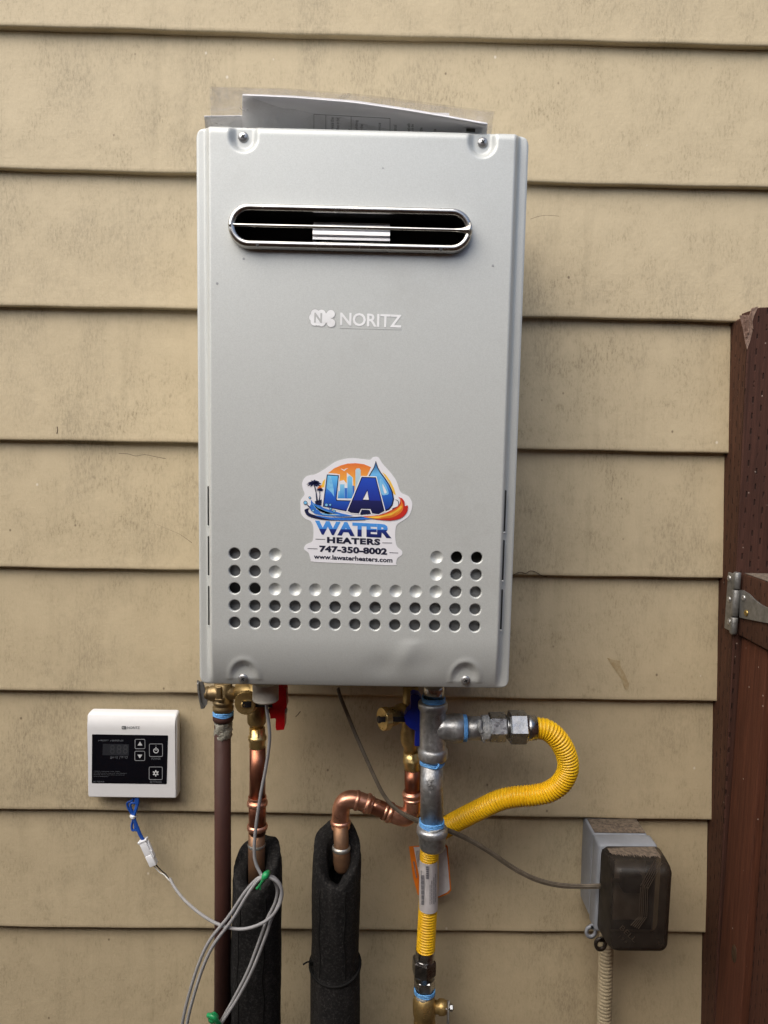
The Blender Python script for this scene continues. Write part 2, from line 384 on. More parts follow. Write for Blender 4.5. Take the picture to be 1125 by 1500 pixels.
def world_loc(p):
    L_ = Vector((0, 0, 0))
    while p is not None:
        L_ += p.location
        if p.parent is not None: L_ += p.matrix_parent_inverse.translation
        p = p.parent
    return L_
def adopt(o, parent):
    o.parent = parent; o.matrix_parent_inverse = Matrix.Translation(-world_loc(parent))
def thing(name, loc, label, cat, group=None, kind=None):
    o = bpy.data.objects.new(name, None); col.objects.link(o); o.location = loc; o.empty_display_size = .05
    return tag(o, label, cat, group, kind)
def tag(o, label=None, cat=None, group=None, kind=None):
    for k, v in (('label', label), ('category', cat), ('group', group), ('kind', kind)):
        if v: o[k] = v
    return o
def inst(me, name, parent, loc, rot=None):
    o = bpy.data.objects.new(name, me); col.objects.link(o); o.location = loc
    if rot: o.rotation_euler = rot
    adopt(o, parent); return o
def quadmap(c):
    """bilinear map of the unit square (u right, v down) onto four pixel corners TL TR BR BL"""
    def f(u, v):
        x = c[0][0]*(1-u)*(1-v)+c[1][0]*u*(1-v)+c[2][0]*u*v+c[3][0]*(1-u)*v
        y = c[0][1]*(1-u)*(1-v)+c[1][1]*u*(1-v)+c[2][1]*u*v+c[3][1]*(1-u)*v
        return x, y
    return f
def text(body, corners, place, mat, parent, name='lettering', off=0., shear=0., spacing=1., th=.0):
    """lettering laid on a surface: corners = TL TR BR BL in photo pixels, place(px,py) -> point on the surface"""
    cu = bpy.data.curves.new(name, 'FONT'); cu.body = body; cu.offset = off; cu.shear = shear; cu.space_character = spacing
    cu.resolution_u = 3
    o = bpy.data.objects.new('tmp', cu); col.objects.link(o)
    bpy.context.view_layer.update()
    me = bpy.data.meshes.new_from_object(o.evaluated_get(bpy.context.evaluated_depsgraph_get()))
    bpy.data.objects.remove(o); bpy.data.curves.remove(cu)
    xs = [v.co.x for v in me.vertices]; ys = [v.co.y for v in me.vertices]
    x0, x1, y0, y1 = min(xs), max(xs), min(ys), max(ys); f = quadmap(corners)
    VV = [tuple(place(*f((v.co.x-x0)/(x1-x0), 1-(v.co.y-y0)/(y1-y0)))) for v in me.vertices]; FF = [tuple(p.vertices) for p in me.polygons]
    bpy.data.meshes.remove(me); me = bpy.data.meshes.new(name); me.from_pydata(VV, [], FF); me.update()
    return link(name, me, mat, parent)
def circ(cx, cy, rx, ry=None, n=24, a0=0, a1=360):
    ry = ry or rx
    return [(cx+rx*math.cos(math.radians(a0+(a1-a0)*i/(n if a1-a0 >= 360 else n-1))), cy+ry*math.sin(math.radians(a0+(a1-a0)*i/(n if a1-a0 >= 360 else n-1)))) for i in range(n)]
def smooth_closed(P, step=6):
    n = len(P); out = []
    for i in range(n):
        a, b, c, e = (Vector(P[(i+k-1) % n]) for k in range(4))
        for k in range(step):
            t_ = k/step; out.append(tuple(.5*((2*b)+(c-a)*t_+(2*a-5*b+4*c-e)*t_*t_+(-a+3*b-3*c+e)*t_**3)))
    return out

FY = -1.45
# ------------------------------------------------------------------ ground, and an unseen fence added to shade the lower wall
b = MB(); b.add([(-40, -40, 0), (40, -40, 0), (40, .3, 0), (-40, .3, 0)], [(0, 1, 2, 3)], False)
tag(b.build('ground', M('dark_soil', (.07, .055, .04), .9, 0, (.11, .09, .065), 6, 60, .8, .01)), kind='structure')
fr = thing('shade_fence', (0, FY, 0), 'brown stained board fence behind the camera, unseen, added to shade the lower wall', 'fence')
bd = MB(); bd.box((0, 0, 1.04), .069, .009, 1.04, .002); bme = None
for i in range(46):
    x = -3.6+i*.143
    if bme is None: o = bd.build('shade_fence_board', 'wood_fence', fr, (x, FY, .03)); bme = o.data
    else: inst(bme, 'shade_fence_board', fr, (x, FY+rng.uniform(-.003, .003), .03+rng.uniform(-.01, .01)))
for z in (.35, 1.55):
    b = MB(); b.box((-.4, FY+.028, z), 3.3, .019, .044, .003); b.build('shade_fence_rail', 'wood_fence', fr)

# ------------------------------------------------------------------ the siding
SP, TH = .178, .0115
def board_mesh(seed, L_=3.4, nx=300):
    r = np.random.default_rng(seed); ph = r.uniform(0, 6, 6)
    # cross-section (y towards -: viewer), z from the drip edge
    top = SP+.022
    prof = [(TH+.0005, 0.0004), (.0035, .0), (.0016, .0002), (.0005, .0009), (.0, .0024)]
    prof += [(TH*1.02*z/SP, z) for z in np.linspace(.006, top, 14)]
    X = np.linspace(-L_, L_-.2, nx); v = []; f = []
    for x in X:
        wv = .0009*math.sin(x*2.1+ph[0])+.0006*math.sin(x*5.3+ph[1])+.0003*math.sin(x*17+ph[2])
        wz = .0010*math.sin(x*1.7+ph[3])+.00045*math.sin(x*11+ph[4])+.0003*math.sin(x*43+ph[5])
        for y, z in prof:
            k = max(0, 1-z/.05); v.append((x, y-wv*k+.0003*math.sin(x*9+z*40+ph[1])*(z > .01)*(z < .15), z+wz*k))
    m = len(prof)
    for i in range(nx-1):
        for j in range(m-1): f.append((i*m+j, (i+1)*m+j, (i+1)*m+j+1, i*m+j+1))
    me = bpy.data.meshes.new('siding_board'); me.from_pydata(v, [], f); me.shade_smooth(); me.materials.append(MT['siding']); return me
wl = thing('house_wall', (0, 0, 0), 'house wall clad in beige painted horizontal lap siding, behind the water heater', 'wall')
for i in range(-4, 12):
    z = -i*SP+ZO
    if z < .05: break
    inst(board_mesh(100+i), 'siding_board', wl, (0, 0, z))
b = MB(); b.box((0, .045, 1.45), 3.4, .02, 1.42); b.build('wall_backing', 'black', wl)
# paint cracks and scuffs that stand on the boards: thin raised or cut lines
ck = []
def crack(P, r=.5, mat='wood_post'):
    bb = MB(); bb.tube([face_pt(*p) for p in P], S(*P[0], 0)*r, 5, 3); bb.build('paint_crack', mat, wl)
def face_pt(px, py):
    p = U(px, py, 0); d = .0
    for _ in range(3):
        k = ((p.z-ZO) % SP); d = -TH*1.02*k/SP
        p = U(px, py, d)
    return p
MT['crackm'] = M('crack_dirt', (.12, .09, .06), .9)
crack([(753, 842), (758, 839), (764, 838), (770, 840), (777, 836), (785, 838), (793, 843), (801, 845)], .55, 'crackm')
crack([(777, 321), (789, 317), (800, 315.5), (812, 316), (819, 317)], .45, 'crackm')
crack([(174, 664), (188, 665), (199, 668), (212, 666), (228, 669), (243, 672)], .3, 'crackm')
crack([(84, 625), (84.5, 630), (83.5, 635)], .9, 'crackm'); crack([(110, 614), (111, 622), (109, 629), (108, 635)], .5, 'crackm')
crack([(230, 768), (248, 776), (264, 783), (281, 795)], .28, 'crackm')
crack([(433, 1050), (437, 1046), (440, 1042)], .7, 'crackm')
MT['stain'] = M('resin_stain', (.34, .25, .13), .5, 0, (.42, .34, .21), 200, 500, .3)
bb = MB(); bb.poly([face_pt(*p)+Vector((0, -.0007, 0)) for p in [(889, 963), (897, 966), (908, 968), (909, 976), (914, 985), (921, 1001), (920, 1011), (915, 1009), (910, 994), (901, 981), (894, 972)]], Vector((0, 1, 0)), .0004)
bb.build('stain', 'stain', wl)

# ------------------------------------------------------------------ water heater
F0, F1 = .200, .212
X0, X1, Z1, Z0 = -.1945, .1562, -.2035+ZO, -.8045+ZO
def PF(px, py, e=0.): return U(px, py, F1+e)
ht = thing('water_heater', (-.019, -.02, Z0), 'silver wall mounted tankless water heater with a round cornered front cover and slotted flue grille', 'water heater')
b = MB(); b.box((( X0+X1)/2, -.085, (Z0+Z1)/2), (X1-X0)/2-.004, .075, (Z1-Z0)/2-.004, .004)
for sx_ in (X0+.0055, X1-.0055): b.box((sx_, -.176, (Z0+Z1)/2), .0010, .0165, (Z1-Z0)/2-.005)
for sz_ in (Z0+.0055, Z1-.0055): b.box(((X0+X1)/2, -.176, sz_), (X1-X0)/2-.007, .0165, .0010)
b.build('case', 'silver_edge', ht)
for zb__ in (Z1-.12, Z0+.10):
    b = MB(); b.box(((X0+X1)/2, -.004, zb__), .09, .0065, .03, .001); b.build('wall_bracket', 'zinc', ht)
# lattice of air holes
c00 = PF(344, 811); c10 = PF(698, 817); c01 = PF(343.5, 912); c11 = PF(696, 918)
LXa, LXb = (c00.x+c01.x)/2, (c10.x+c11.x)/2; LZa, LZb = (c00.z+c10.z)/2, (c01.z+c11.z)/2
pxx, pzz = (LXb-LXa)/12, (LZa-LZb)/4; HR = 8.2*S(500, 870, F1)
LX0, LX1, LZ1, LZ0 = LXa-pxx/2, LXb+pxx/2, LZa+pzz/2, LZb-pzz/2
# flue opening
vL, vR, vT, vB = PF(335, 337).x, PF(692, 337).x, PF(513, 304).z, PF(513, 370).z
VC, VZ, VH = (vL+vR)/2, (vT+vB)/2, (vT-vB)/2; VW = (vR-vL)/2
def sdf_stad(x, z): return math.hypot(max(abs(x-VC)-(VW-VH), 0), z-VZ)-VH
def sst(t_): t_ = np.clip(t_, 0, 1); return t_*t_*(3-2*t_)
pk = [(PF(356.5, 201), 1), (PF(707, 209), 1), (PF(356, 993.5), -1), (PF(682, 996), -1)]
def height(x, z):
    sx = sst((np.minimum(x-X0, X1-x)-.0085)/.0085)
    tb = np.clip((z-Z0-.002)/.058, 0, 1); sb = (1-(1-tb)**2.0)**.9
    tt = np.clip((Z1-z-.0005)/.009, 0, 1); stp = .35+.65*np.sqrt(1-(1-tt)**2)
    # round the shoulders of the raised field
    h = .012*sx*sb*stp
    for c, s_ in pk:
        dz = np.where((z-c.z)*s_ > 0, 0, z-c.z)*(1.0 if s_ > 0 else .8)
        d = np.hypot(x-c.x, dz); k = sst((.0160-d)/.0075)
        h = h*(1-k)+np.minimum(h, .0050 if s_ > 0 else .0030)*k
        ring = np.exp(-((d-.0165)/.003)**2)*.0007; h = h+ring*(sb > .2)*stp*(s_ < 0)
    fz = sst((LZ0-.003-z)/.010)
    a_ = math.radians(62)
    c = PF(596, 957); u = (x-c.x); v = (z-c.z); al = u*math.cos(a_)+v*math.sin(a_); ac = -u*math.sin(a_)+v*math.cos(a_)
    h = h+fz*.0013*np.exp(-(ac/.0105)**2-(al/.020)**2)
    c = PF(563, 978); u = (x-c.x); v = (z-c.z); h = h-fz*.0012*np.exp(-(u/.020)**2-(v/.013)**2)
    c = PF(625, 975); u = (x-c.x); v = (z-c.z); h = h-fz*.0009*np.exp(-(u/.014)**2-(v/.013)**2)
    return h
def lin(a, b_, st): return list(np.linspace(a, b_, max(2, int(round((b_-a)/st))+1)))
xs = np.array(lin(X0, LX0, .0012)[:-1]+lin(LX0, LX1, .0016)[:-1]+lin(LX1, X1, .0012))
zs = np.array(lin(Z0, LZ0, .0012)[:-1]+lin(LZ0, LZ1, .003)[:-1]+lin(LZ1, Z1, .0014))
GX, GZ = np.meshgrid(xs, zs); 
inl = (GX > LX0-.004) & (GX < LX1+.004) & (GZ > LZ0-.002) & (GZ < LZ1+.002)
H_ = height(GX, GZ)
H_[inl] = .012
CR = .010
def rr_clamp(x, z):
    cx = min(max(x, X0+CR), X1-CR); cz = min(max(z, Z0+CR), Z1-CR); d = math.hypot(x-cx, z-cz)
    if d > CR: x, z = cx+(x-cx)*CR/d, cz+(z-cz)*CR/d
    return x, z
mb = MB(); V_ = []; nx_, nz_ = len(xs), len(zs)
for j in range(nz_):
    for i in range(nx_):
        x, z = xs[i], zs[j]
        e = min(x-X0, X1-x, z-Z0, Z1-z); ed = .0012*max(0, 1-e/.0022)**2
        x, z = rr_clamp(x, z); V_.append((x, -(F0+H_[j, i]-ed), z))
Fq = []
for j in range(nz_-1):
    for i in range(nx_-1):
        cx, cz = (xs[i]+xs[i+1])/2, (zs[j]+zs[j+1])/2
        if LX0 < cx < LX1 and LZ0 < cz < LZ1: continue
        if sdf_stad(cx, cz) < -.0035: continue
        Fq.append((j*nx_+i, j*nx_+i+1, (j+1)*nx_+i+1, (j+1)*nx_+i))
mb.add(V_, Fq)
# turned edge
def rrect(x0, x1, z0, z1, r, n=8):
    P = []
    for cx, cz, a in ((x1-r, z1-r, 0), (x0+r, z1-r, 90), (x0+r, z0+r, 180), (x1-r, z0+r, 270)):
        for k in range(n+1): q = math.radians(a+90*k/n); P.append((cx+r*math.cos(q), cz+r*math.sin(q)))
    return P
R_ = rrect(X0, X1, Z0, Z1, CR); n_ = len(R_)
mb.add([(x, -(F0-.0012), z) for x, z in R_]+[(x, -(F0-.013), z) for x, z in R_], [(i, (i+1) % n_, n_+(i+1) % n_, n_+i) for i in range(n_)])
# air-hole cells
def cell(cx, cz, kind):
    hx, hz = pxx/2, pzz/2
    if kind == 0:
        mb.add([(cx-hx, -F1, cz-hz), (cx+hx, -F1, cz-hz), (cx+hx, -F1, cz+hz), (cx-hx, -F1, cz+hz)], [(0, 1, 2, 3)]); return
    A = sorted(set([round(2*math.pi*k/32, 6) for k in range(32)]+[round(math.atan2(s1*hz, s2*hx) % (2*math.pi), 6) for s1 in (-1, 1) for s2 in (-1, 1)]))
    if kind == 1: prof = [(HR+.0014, 0), (HR+.0010, .0), (HR+.0005, .0003), (HR+.0001, .0009), (HR, .0018), (HR-.0001, .0034)]
    else: prof = [(HR+.0012, 0), (HR+.0009, .0), (HR+.0004, .00035), (HR*.93, .0012), (HR*.75, .0022), (HR*.5, .0030), (HR*.25, .0034), (HR*.02, .0035)]
    v = []; n = len(A)
    for a in A:
        c, s_ = math.cos(a), math.sin(a); k = min(hx/abs(c) if abs(c) > 1e-6 else 9, hz/abs(s_) if abs(s_) > 1e-6 else 9); v.append((cx+c*k, -F1, cz+s_*k))
    for r, dp in prof: v += [(cx+math.cos(a)*r, -(F1-dp), cz+math.sin(a)*r) for a in A]
    mb.add(v, [(j*n+i, j*n+(i+1) % n, (j+1)*n+(i+1) % n, (j+1)*n+i) for j in range(len(prof)) for i in range(n)])
for r in range(5):
    for c in range(13):
        if r < 2: k = 1 if c < 2 or c > 10 else (2 if c in (2, 10) else 0)
        elif r == 2: k = 1 if c < 2 or c > 10 else 2
        else: k = 1
        cell(LXa+c*pxx, LZa-r*pzz, k)
me = bpy.data.meshes.new('front_cover'); me.from_pydata(mb.v, [], mb.f); me.shade_smooth(); me.update()
cover = link('front_cover', me, 'silver', ht)
# plate seen through the holes, in pieces with dark gaps between
def inner(c0, c1, r0, r1, d=.0100):
    bb = MB(); x0, x1 = LXa+(c0-.5)*pxx, LXa+(c1+.5)*pxx; z1, z0 = LZa-(r0-.5)*pzz, LZa-(r1+.5)*pzz
    bb.box(((x0+x1)/2, -(F1-d), (z0+z1)/2), (x1-x0)/2-.0005, .0008, (z1-z0)/2-.0005, .0004); bb.build('inner_plate', 'inner', ht)
inner(0, 12, 3, 4); inner(0, 1, 0, 1); inner(11, 12, 1, 2, .0085)
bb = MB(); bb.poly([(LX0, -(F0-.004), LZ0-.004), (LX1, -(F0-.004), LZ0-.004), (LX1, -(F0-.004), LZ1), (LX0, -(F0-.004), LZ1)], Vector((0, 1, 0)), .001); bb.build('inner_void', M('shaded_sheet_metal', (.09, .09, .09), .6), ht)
# flue recess
def stad(off, n=20):
    P = []; r = VH+off
    for a0, cx in ((-90, VC+VW-VH), (90, VC-VW+VH)):
        for k in range(n+1): q = math.radians(a0+180*k/n); P.append((cx+r*math.cos(q), VZ+r*math.sin(q)))
    return P
def stad_strip(bb, rows):
    v = []; n = len(stad(0))
    for off, d in rows: v += [(x, -d, z) for x, z in stad(off)]
    bb.add(v, [(j*n+i, j*n+(i+1) % n, (j+1)*n+(i+1) % n, (j+1)*n+i) for j in range(len(rows)-1) for i in range(n)])
vf = MB()
tr = .0037
stad_strip(vf, [(-.0012+tr*math.cos(math.radians(a))*1.0-tr*.9, F1+.0075+tr*math.sin(math.radians(a))*.95) for a in range(-60, 240, 20)])
stad_strip(vf, [(.0, F1-.004), (-.0005, F1+.004), (-.0012, F1+.0055)])
vfo = vf.build('flue_grille', 'chrome', ht)
bb = MB()
xa, xb = VC-VW+.004, VC+VW-.004; yb = -(F1+.0085)
bb.tube([(xa, yb, VZ), (xa+.010, yb, VZ), (VC, yb-.0005, VZ), (xb-.010, yb, VZ), (xb, yb, VZ)], .002, 12, 10, rf=lambda L_: .0019+.0020*max(0, 1-L_/.010)**2+.0020*max(0, 1-((xb-xa)-L_)/.010)**2)
bb.build('grille_bar', 'chrome', vfo)
for p in ((377, 358.5), (646, 365)):
    c = U(*p, F1+.012); bb = MB(); bb.lathe(c+Vector((0, .0008, 0)), (0, -1, 0), [(0, .0019), (.0012, .0017)], 12); bb.build('rivet', 'rubber', vfo)
bb = MB(); stad_strip(bb, [(-.0055, F1+.003), (-.0075, F1-.006), (-.0085, F1-.045)]); bb.build('recess_lining', M('lining', (.05, .05, .052), .3, .8), ht)
bb = MB(); bb.poly([(x, -(F1-.045), z) for x, z in stad(-.008)], Vector((0, 1, 0)), .001); bb.build('recess_back', 'black', ht)
fl = [U(458, 319, F1+.001), U(571, 353, F1+.001)]
bb = MB(); zt, zb_ = fl[0].z, fl[1].z; hgt = zt-zb_
prof = [(0, .014), (.20, .012), (.24, .0035), (.47, .0005), (.50, .0035), (.54, .0035), (.58, .0015), (.76, .0003), (.78, .0050), (.86, .0045), (.88, .0010), (1., .0003)]
v = []
for t_, d in prof: v += [(fl[0].x, -(F1+.001-d), zt-t_*hgt), (fl[1].x, -(F1+.001-d), zt-t_*hgt)]
bb.add(v, [(2*i, 2*i+1, 2*i+3, 2*i+2) for i in range(len(prof)-1)], False)
for s_ in (0, 1):
    bb.add([q for q in v[s_::2]]+[(fl[s_].x, -(F1-.044), zt-t_*hgt) for t_, d in prof], [(i, i+1, len(prof)+i+1, len(prof)+i) for i in range(len(prof)-1)], False)
bb.build('exhaust_outlet', 'alu', ht)
# screws
def screw_mesh(r, cross=True):
    bm = bmesh.new(); m = MB()
    n = 24; prof = [(r*1.0, 0), (r*1.02, .0006), (r*.9, .0016), (r*.6, .0024), (r*.02, .0028)]
    v = []
    for rad, y in prof: v += [(math.cos(2*math.pi*i/n)*rad, -y, math.sin(2*math.pi*i/n)*rad) for i in range(n)]
    m.add(v, [(j*n+i, j*n+(i+1) % n, (j+1)*n+(i+1) % n, (j+1)*n+i) for j in range(4) for i in range(n)])
    me = bpy.data.meshes.new('screw'); me.from_pydata(m.v, [], m.f); me.shade_smooth(); me.materials.append(MT['screw']); return me
SM = screw_mesh(.0053)
cr = MB()
for a in (35, 125):
    q = math.radians(a); ax = (Vector((math.cos(q), 0, math.sin(q))), Vector((0, 1, 0)), Vector((-math.sin(q), 0, math.cos(q))))
    cr.box((0, 0, 0), .0022, .0006, .00055, 0, ax)
me_c = bpy.data.meshes.new('cross_slot'); me_c.from_pydata(cr.v, [], cr.f); me_c.materials.append(MT['black'])
for c, s_ in pk:
    dd = F0+(.0050 if s_ > 0 else .0030); p = CAM+(c-CAM)*((DIST-dd)/(c.y-CAM.y))
    so = inst(SM, 'screw', ht, Vector((p.x, -dd, p.z))); so.scale = (1, 1, 1)
    xo = inst(me_c, 'cross_slot', so, Vector((p.x, -dd-.0024, p.z)))
for p in ((357, 379), (318, 415), (722, 389), (561, 246)):
    c = PF(*p); bb = MB(); k = .55 if p[0] == 561 else 1; bb.lathe(c+Vector((0, .0003, 0)), (0, -1, 0), [(0, .0014*k), (.0006, .0012*k)], 12); bb.build('pin_dimple', 'inner', ht)
# side slots
for x, ys in ((304.5, ((712, 770), (785, 843), (858, 916))), (0, ((718, 779), (791, 850), (863, 922)))):
    for k, (ya, yb2) in enumerate(ys):
        xa_ = x if x else (743, 740, 738)[k]
        p0, p1 = U(xa_, ya, F0+.006), U(xa_-(0 if x else 2), yb2, F0+.006)
        X = (X0+.0125) if x else (X1-.0125)
        bb = MB(); bb.box((X, -(F0+.0062), (p0.z+p1.z)/2), .0011, .0012, abs(p0.z-p1.z)/2, .0009); bb.build('side_slot', 'black', ht)
        bb = MB(); bb.box((X, -(F0+.0064), p1.z-.0006), .0012, .0012, .0008, .0005); bb.build('slot_lip', 'silver_edge', ht)
bb = MB(); c0 = U(455, 1011, .06); c1 = U(520, 1013, .06)
bb.box(((c0.x+c1.x)/2, -.06, Z0-.003), (c1.x-c0.x)/2, .02, .003, .001); bb.build('base_plate', 'inner', ht)

# ---- brand mark: rounded lobes with an N, then the word
def flat(P, mat, parent, name, e, depth=F1, th=.00012):
    bb = MB(); bb.poly([U(x, y, depth+e) for x, y in P], Vector((0, 1, 0)), th); return bb.build(name, mat, parent)
bp = bpy.data.objects.new('brand_mark', None); col.objects.link(bp); bp.location = PF(522, 468); adopt(bp, ht)
bb = MB()
def lobes(bb, cs, r, e, grow=0):
    for i_, (cx, cy) in enumerate(cs): bb.poly([PF(x, y, e+i_*.000012) for x, y in circ(cx, cy, r+grow)])
LL = [(461.5, 459), (471, 459.5), (461, 471), (471, 472), (458.8, 465), (466, 461), (466, 471)]
RL = [(484.5, 460), (485, 473), (479, 466.5)]
q = MB(); lobes(q, LL+RL, 6.2, .0002, .9); q.build('mark_backing', 'brand_grey', bp)
q = MB(); lobes(q, LL+RL, 6.0, .0004); q.poly([PF(x, y, .00055) for x, y in ((460, 458), (484, 459), (484, 473), (460, 472))]); q.build('mark_lobes', 'brand_white', bp)
pl = lambda e: (lambda x, y: PF(x, y, e))
text('N', [(460.5, 458), (472, 458.6), (471.5, 473), (460, 472.4)], pl(.0006), 'brand_grey', bp, 'letter', .03)
text('NORITZ', [(498.5, 457.5), (588.5, 461), (588, 480.2), (498, 476.8)], pl(.0003), 'brand_white', bp, 'lettering', .018, 0, .98)
q = MB()
for a_, b_ in (((498, 480.3), (588.6, 484)),):
    q.poly([PF(a_[0], a_[1], .0002), PF(b_[0], b_[1]-1.6, .0002), PF(b_[0], b_[1]-.8, .0002), PF(a_[0], a_[1]+.8, .0002)], Vector((0, 1, 0)), .0001)
q.build('mark_edge', 'brand_grey', bp)

# ---- sticker, coordinates read in the close view of the photo (origin 430,660, scale 5.921)
def K(x, y): return (430+x/5.921, 660+y/5.921)
def KP(P): return [K(x, y) for x, y in P]
outline = smooth_closed([(60, 480), (62, 430), (95, 380), (80, 330), (75, 280), (110, 225), (190, 205), (270, 160), (370, 95), (480, 68), (580, 72), (660, 80), (690, 58), (735, 58), (770, 110), (840, 190), (890, 260), (930, 360), (1000, 400), (1030, 470), (1005, 560), (960, 600), (900, 640), (884, 690), (885, 780), (900, 835), (940, 870), (938, 905), (900, 935), (888, 975), (860, 995), (520, 980), (180, 965), (150, 945), (130, 890), (95, 860), (92, 840), (110, 815), (160, 790), (172, 740), (170, 660), (150, 615), (100, 590), (65, 545)], 5)
stk = flat(KP(outline), 'st_white', ht, 'sticker', .00035, F1, .0003); stk['label'] = 'white die cut contractor sticker with palms, blue letters and flames'
E1 = .00042
def sf(P, mat, lv, name='print'): return flat(KP(P), mat, stk, name, E1+lv*.00004, F1, 0)
# sun disc
sunp = [(312, 190)]+[(540+290*math.cos(math.radians(a)), 390-280*math.sin(math.radians(a))) for a in range(140, 55, -5)]+[(690, 180), (640, 240), (560, 330), (380, 330), (380, 200)]
sf([(300+0, 195), (350, 155), (410, 128), (470, 113), (540, 109), (610, 118), (672, 143), (640, 215), (560, 400), (380, 400), (380, 200)], 'sunset', 0, 'sunset')
sf([(240, 320), (252, 270), (290, 225), (290, 320)], 'yel', 0, 'sunset_edge')
sf([(768, 185), (800, 210), (840, 265), (870, 325), (888, 385), (868, 378), (850, 325), (820, 265), (785, 215)], 'yel', 0, 'sunset_edge')
sf([(205, 330), (225, 300), (250, 300), (245, 330)], 'org', 0, 'sunset_edge')
# bird
sf([(405, 157), (425, 160), (438, 168), (450, 158), (475, 153), (455, 163), (440, 178), (428, 170)], 'st_white', 1, 'bird')
# towers
def tower(x0, x1, y, y1, mat, lv=2, tip=None):
    P = [(x0, y1), (x0, y)]+([tip] if tip else [])+[(x1, y), (x1, y1)]; sf(P, mat, lv, 'tower')
sf([(380, 300), (400, 265), (435, 255), (460, 285), (470, 420), (380, 420)], 'st_white', 1, 'tower_halo')
sf([(462, 420), (462, 190), (480, 205), (515, 235), (520, 420)], 'st_white', 1, 'tower_halo')
tower(537, 582, 165, 330, 'paleglass', 2); sf([(545, 166), (545, 155), (574, 155), (574, 166)], 'paleglass', 2, 'tower')
tower(402, 442, 292, 415, 'cyanblue'); tower(443, 466, 325, 415, 'midblue'); tower(467, 510, 232, 415, 'cyanblue', 2, (485, 215)); tower(380, 402, 350, 415, 'cyanblue'); tower(511, 528, 305, 415, 'midblue')
# drop
dp = smooth_closed([(714, 100), (740, 165), (790, 240), (840, 330), (860, 420), (835, 490), (790, 520), (700, 500), (640, 240), (690, 160)], 5)
DP = [(714, 102), (726, 150), (750, 195), (788, 245), (824, 300), (850, 358), (861, 418), (850, 468), (822, 503), (782, 520), (705, 500), (655, 235), (676, 195), (702, 150)]
sf(grow(DP, -7) if False else [(714, 88), (734, 148), (758, 190), (797, 240), (833, 296), (860, 355), (872, 420), (860, 475), (830, 513), (784, 532), (700, 510), (645, 232), (668, 190), (694, 148)], 'darkink', 2, 'drop_outline')
sf(DP, 'drop', 3, 'drop')
sf(smooth_closed([(755, 240), (800, 300), (825, 370), (800, 385), (765, 380), (745, 300)], 4), 'skyblue', 4, 'drop_shine')
sf(smooth_closed([(770, 290), (795, 330), (808, 362), (790, 372), (778, 340)], 4), 'st_white', 5, 'drop_shine')
# letters with outlines
def letter(P, halo, fill, lv):
    c = (sum(x for x, y in P)/len(P), sum(y for x, y in P)/len(P))
    for g, m_, l in ((16, 'st_white', lv), (8, 'navy', lv+1), (0, fill, lv+2)):
        bbq = grow(P, g); sf(bbq, m_, l, 'letter_'+('halo' if g == 16 else 'outline' if g else 'face'))
def grow(P, g):
    if not g: return P
    n = len(P); A_ = sum(P[i][0]*P[(i+1) % n][1]-P[(i+1) % n][0]*P[i][1] for i in range(n)); s_ = 1 if A_ > 0 else -1; out = []
    for i in range(n):
        a, b_, c = (Vector(P[(i+k-1) % n]) for k in range(3)); e1 = (b_-a).normalized(); e2 = (c-b_).normalized()
        n1 = Vector((e1.y, -e1.x))*s_; n2 = Vector((e2.y, -e2.x))*s_; m_ = (n1+n2); m_ = m_/max(m_.dot(n1), .35); out.append(tuple(b_+m_*g))
    return out
Lp = [(296, 215), (385, 222), (366, 420), (372, 437), (490, 440), (462, 520), (262, 480)]
letter(Lp, 0, 'L', 5)
sf([(300, 222), (325, 225), (348, 330), (352, 400), (325, 360), (290, 330)], 'skyblue', 8, 'letter_shine')

Ap = [(596, 236), (708, 240), (780, 520), (735, 545), (688, 538), (672, 500), (582, 498), (562, 538), (500, 532), (478, 520)]
letter(Ap, 0, 'A', 9)
sf(grow([(640, 335), (660, 435), (595, 432)], 0), 'navy', 12, 'letter_gap'); sf([(640, 350), (653, 427), (603, 425)], 'st_white', 13, 'letter_gap')
sf([(590, 512), (655, 514), (672, 548), (578, 556)], 'navy', 12, 'letter_foot')
# palms
def palm(cx, cy, r, base, w_):
    for a, k in ((-172, 1), (-150, .95), (-118, .9), (-80, .85), (-45, .95), (-15, 1.), (15, .85), (165, .9), (130, .75), (50, .7)):
        q = math.radians(a); ex, ey = cx+math.cos(q)*r*k, cy+math.sin(q)*r*k*.62+abs(math.cos(q))*r*.22
        nx1, ny1 = -math.sin(q)*r*.14, math.cos(q)*r*.14
        mx, my = (cx+ex)/2, (cy+ey)/2-r*.12
        sf([(cx-nx1*.3, cy-ny1*.3), (mx-nx1, my-ny1-2), (ex, ey), (mx+nx1, my+ny1+3), (cx+nx1*.3, cy+ny1*.3)], 'navy', 12, 'palm_frond')
    sf([(cx-w_, cy), (cx+w_, cy), ((cx+base[0])/2+w_*1.8, (cy+base[1])/2), (base[0]+w_*1.6, base[1]), (base[0]-w_*1.6, base[1]), ((cx+base[0])/2+w_*.2, (cy+base[1])/2)], 'navy', 12, 'palm_trunk')
palm(177, 285, 68, (205, 450), 5); palm(226, 338, 36, (222, 440), 3.5)
sf([(185, 440), (245, 425), (240, 475), (190, 470)], 'navy', 12, 'palm_base')
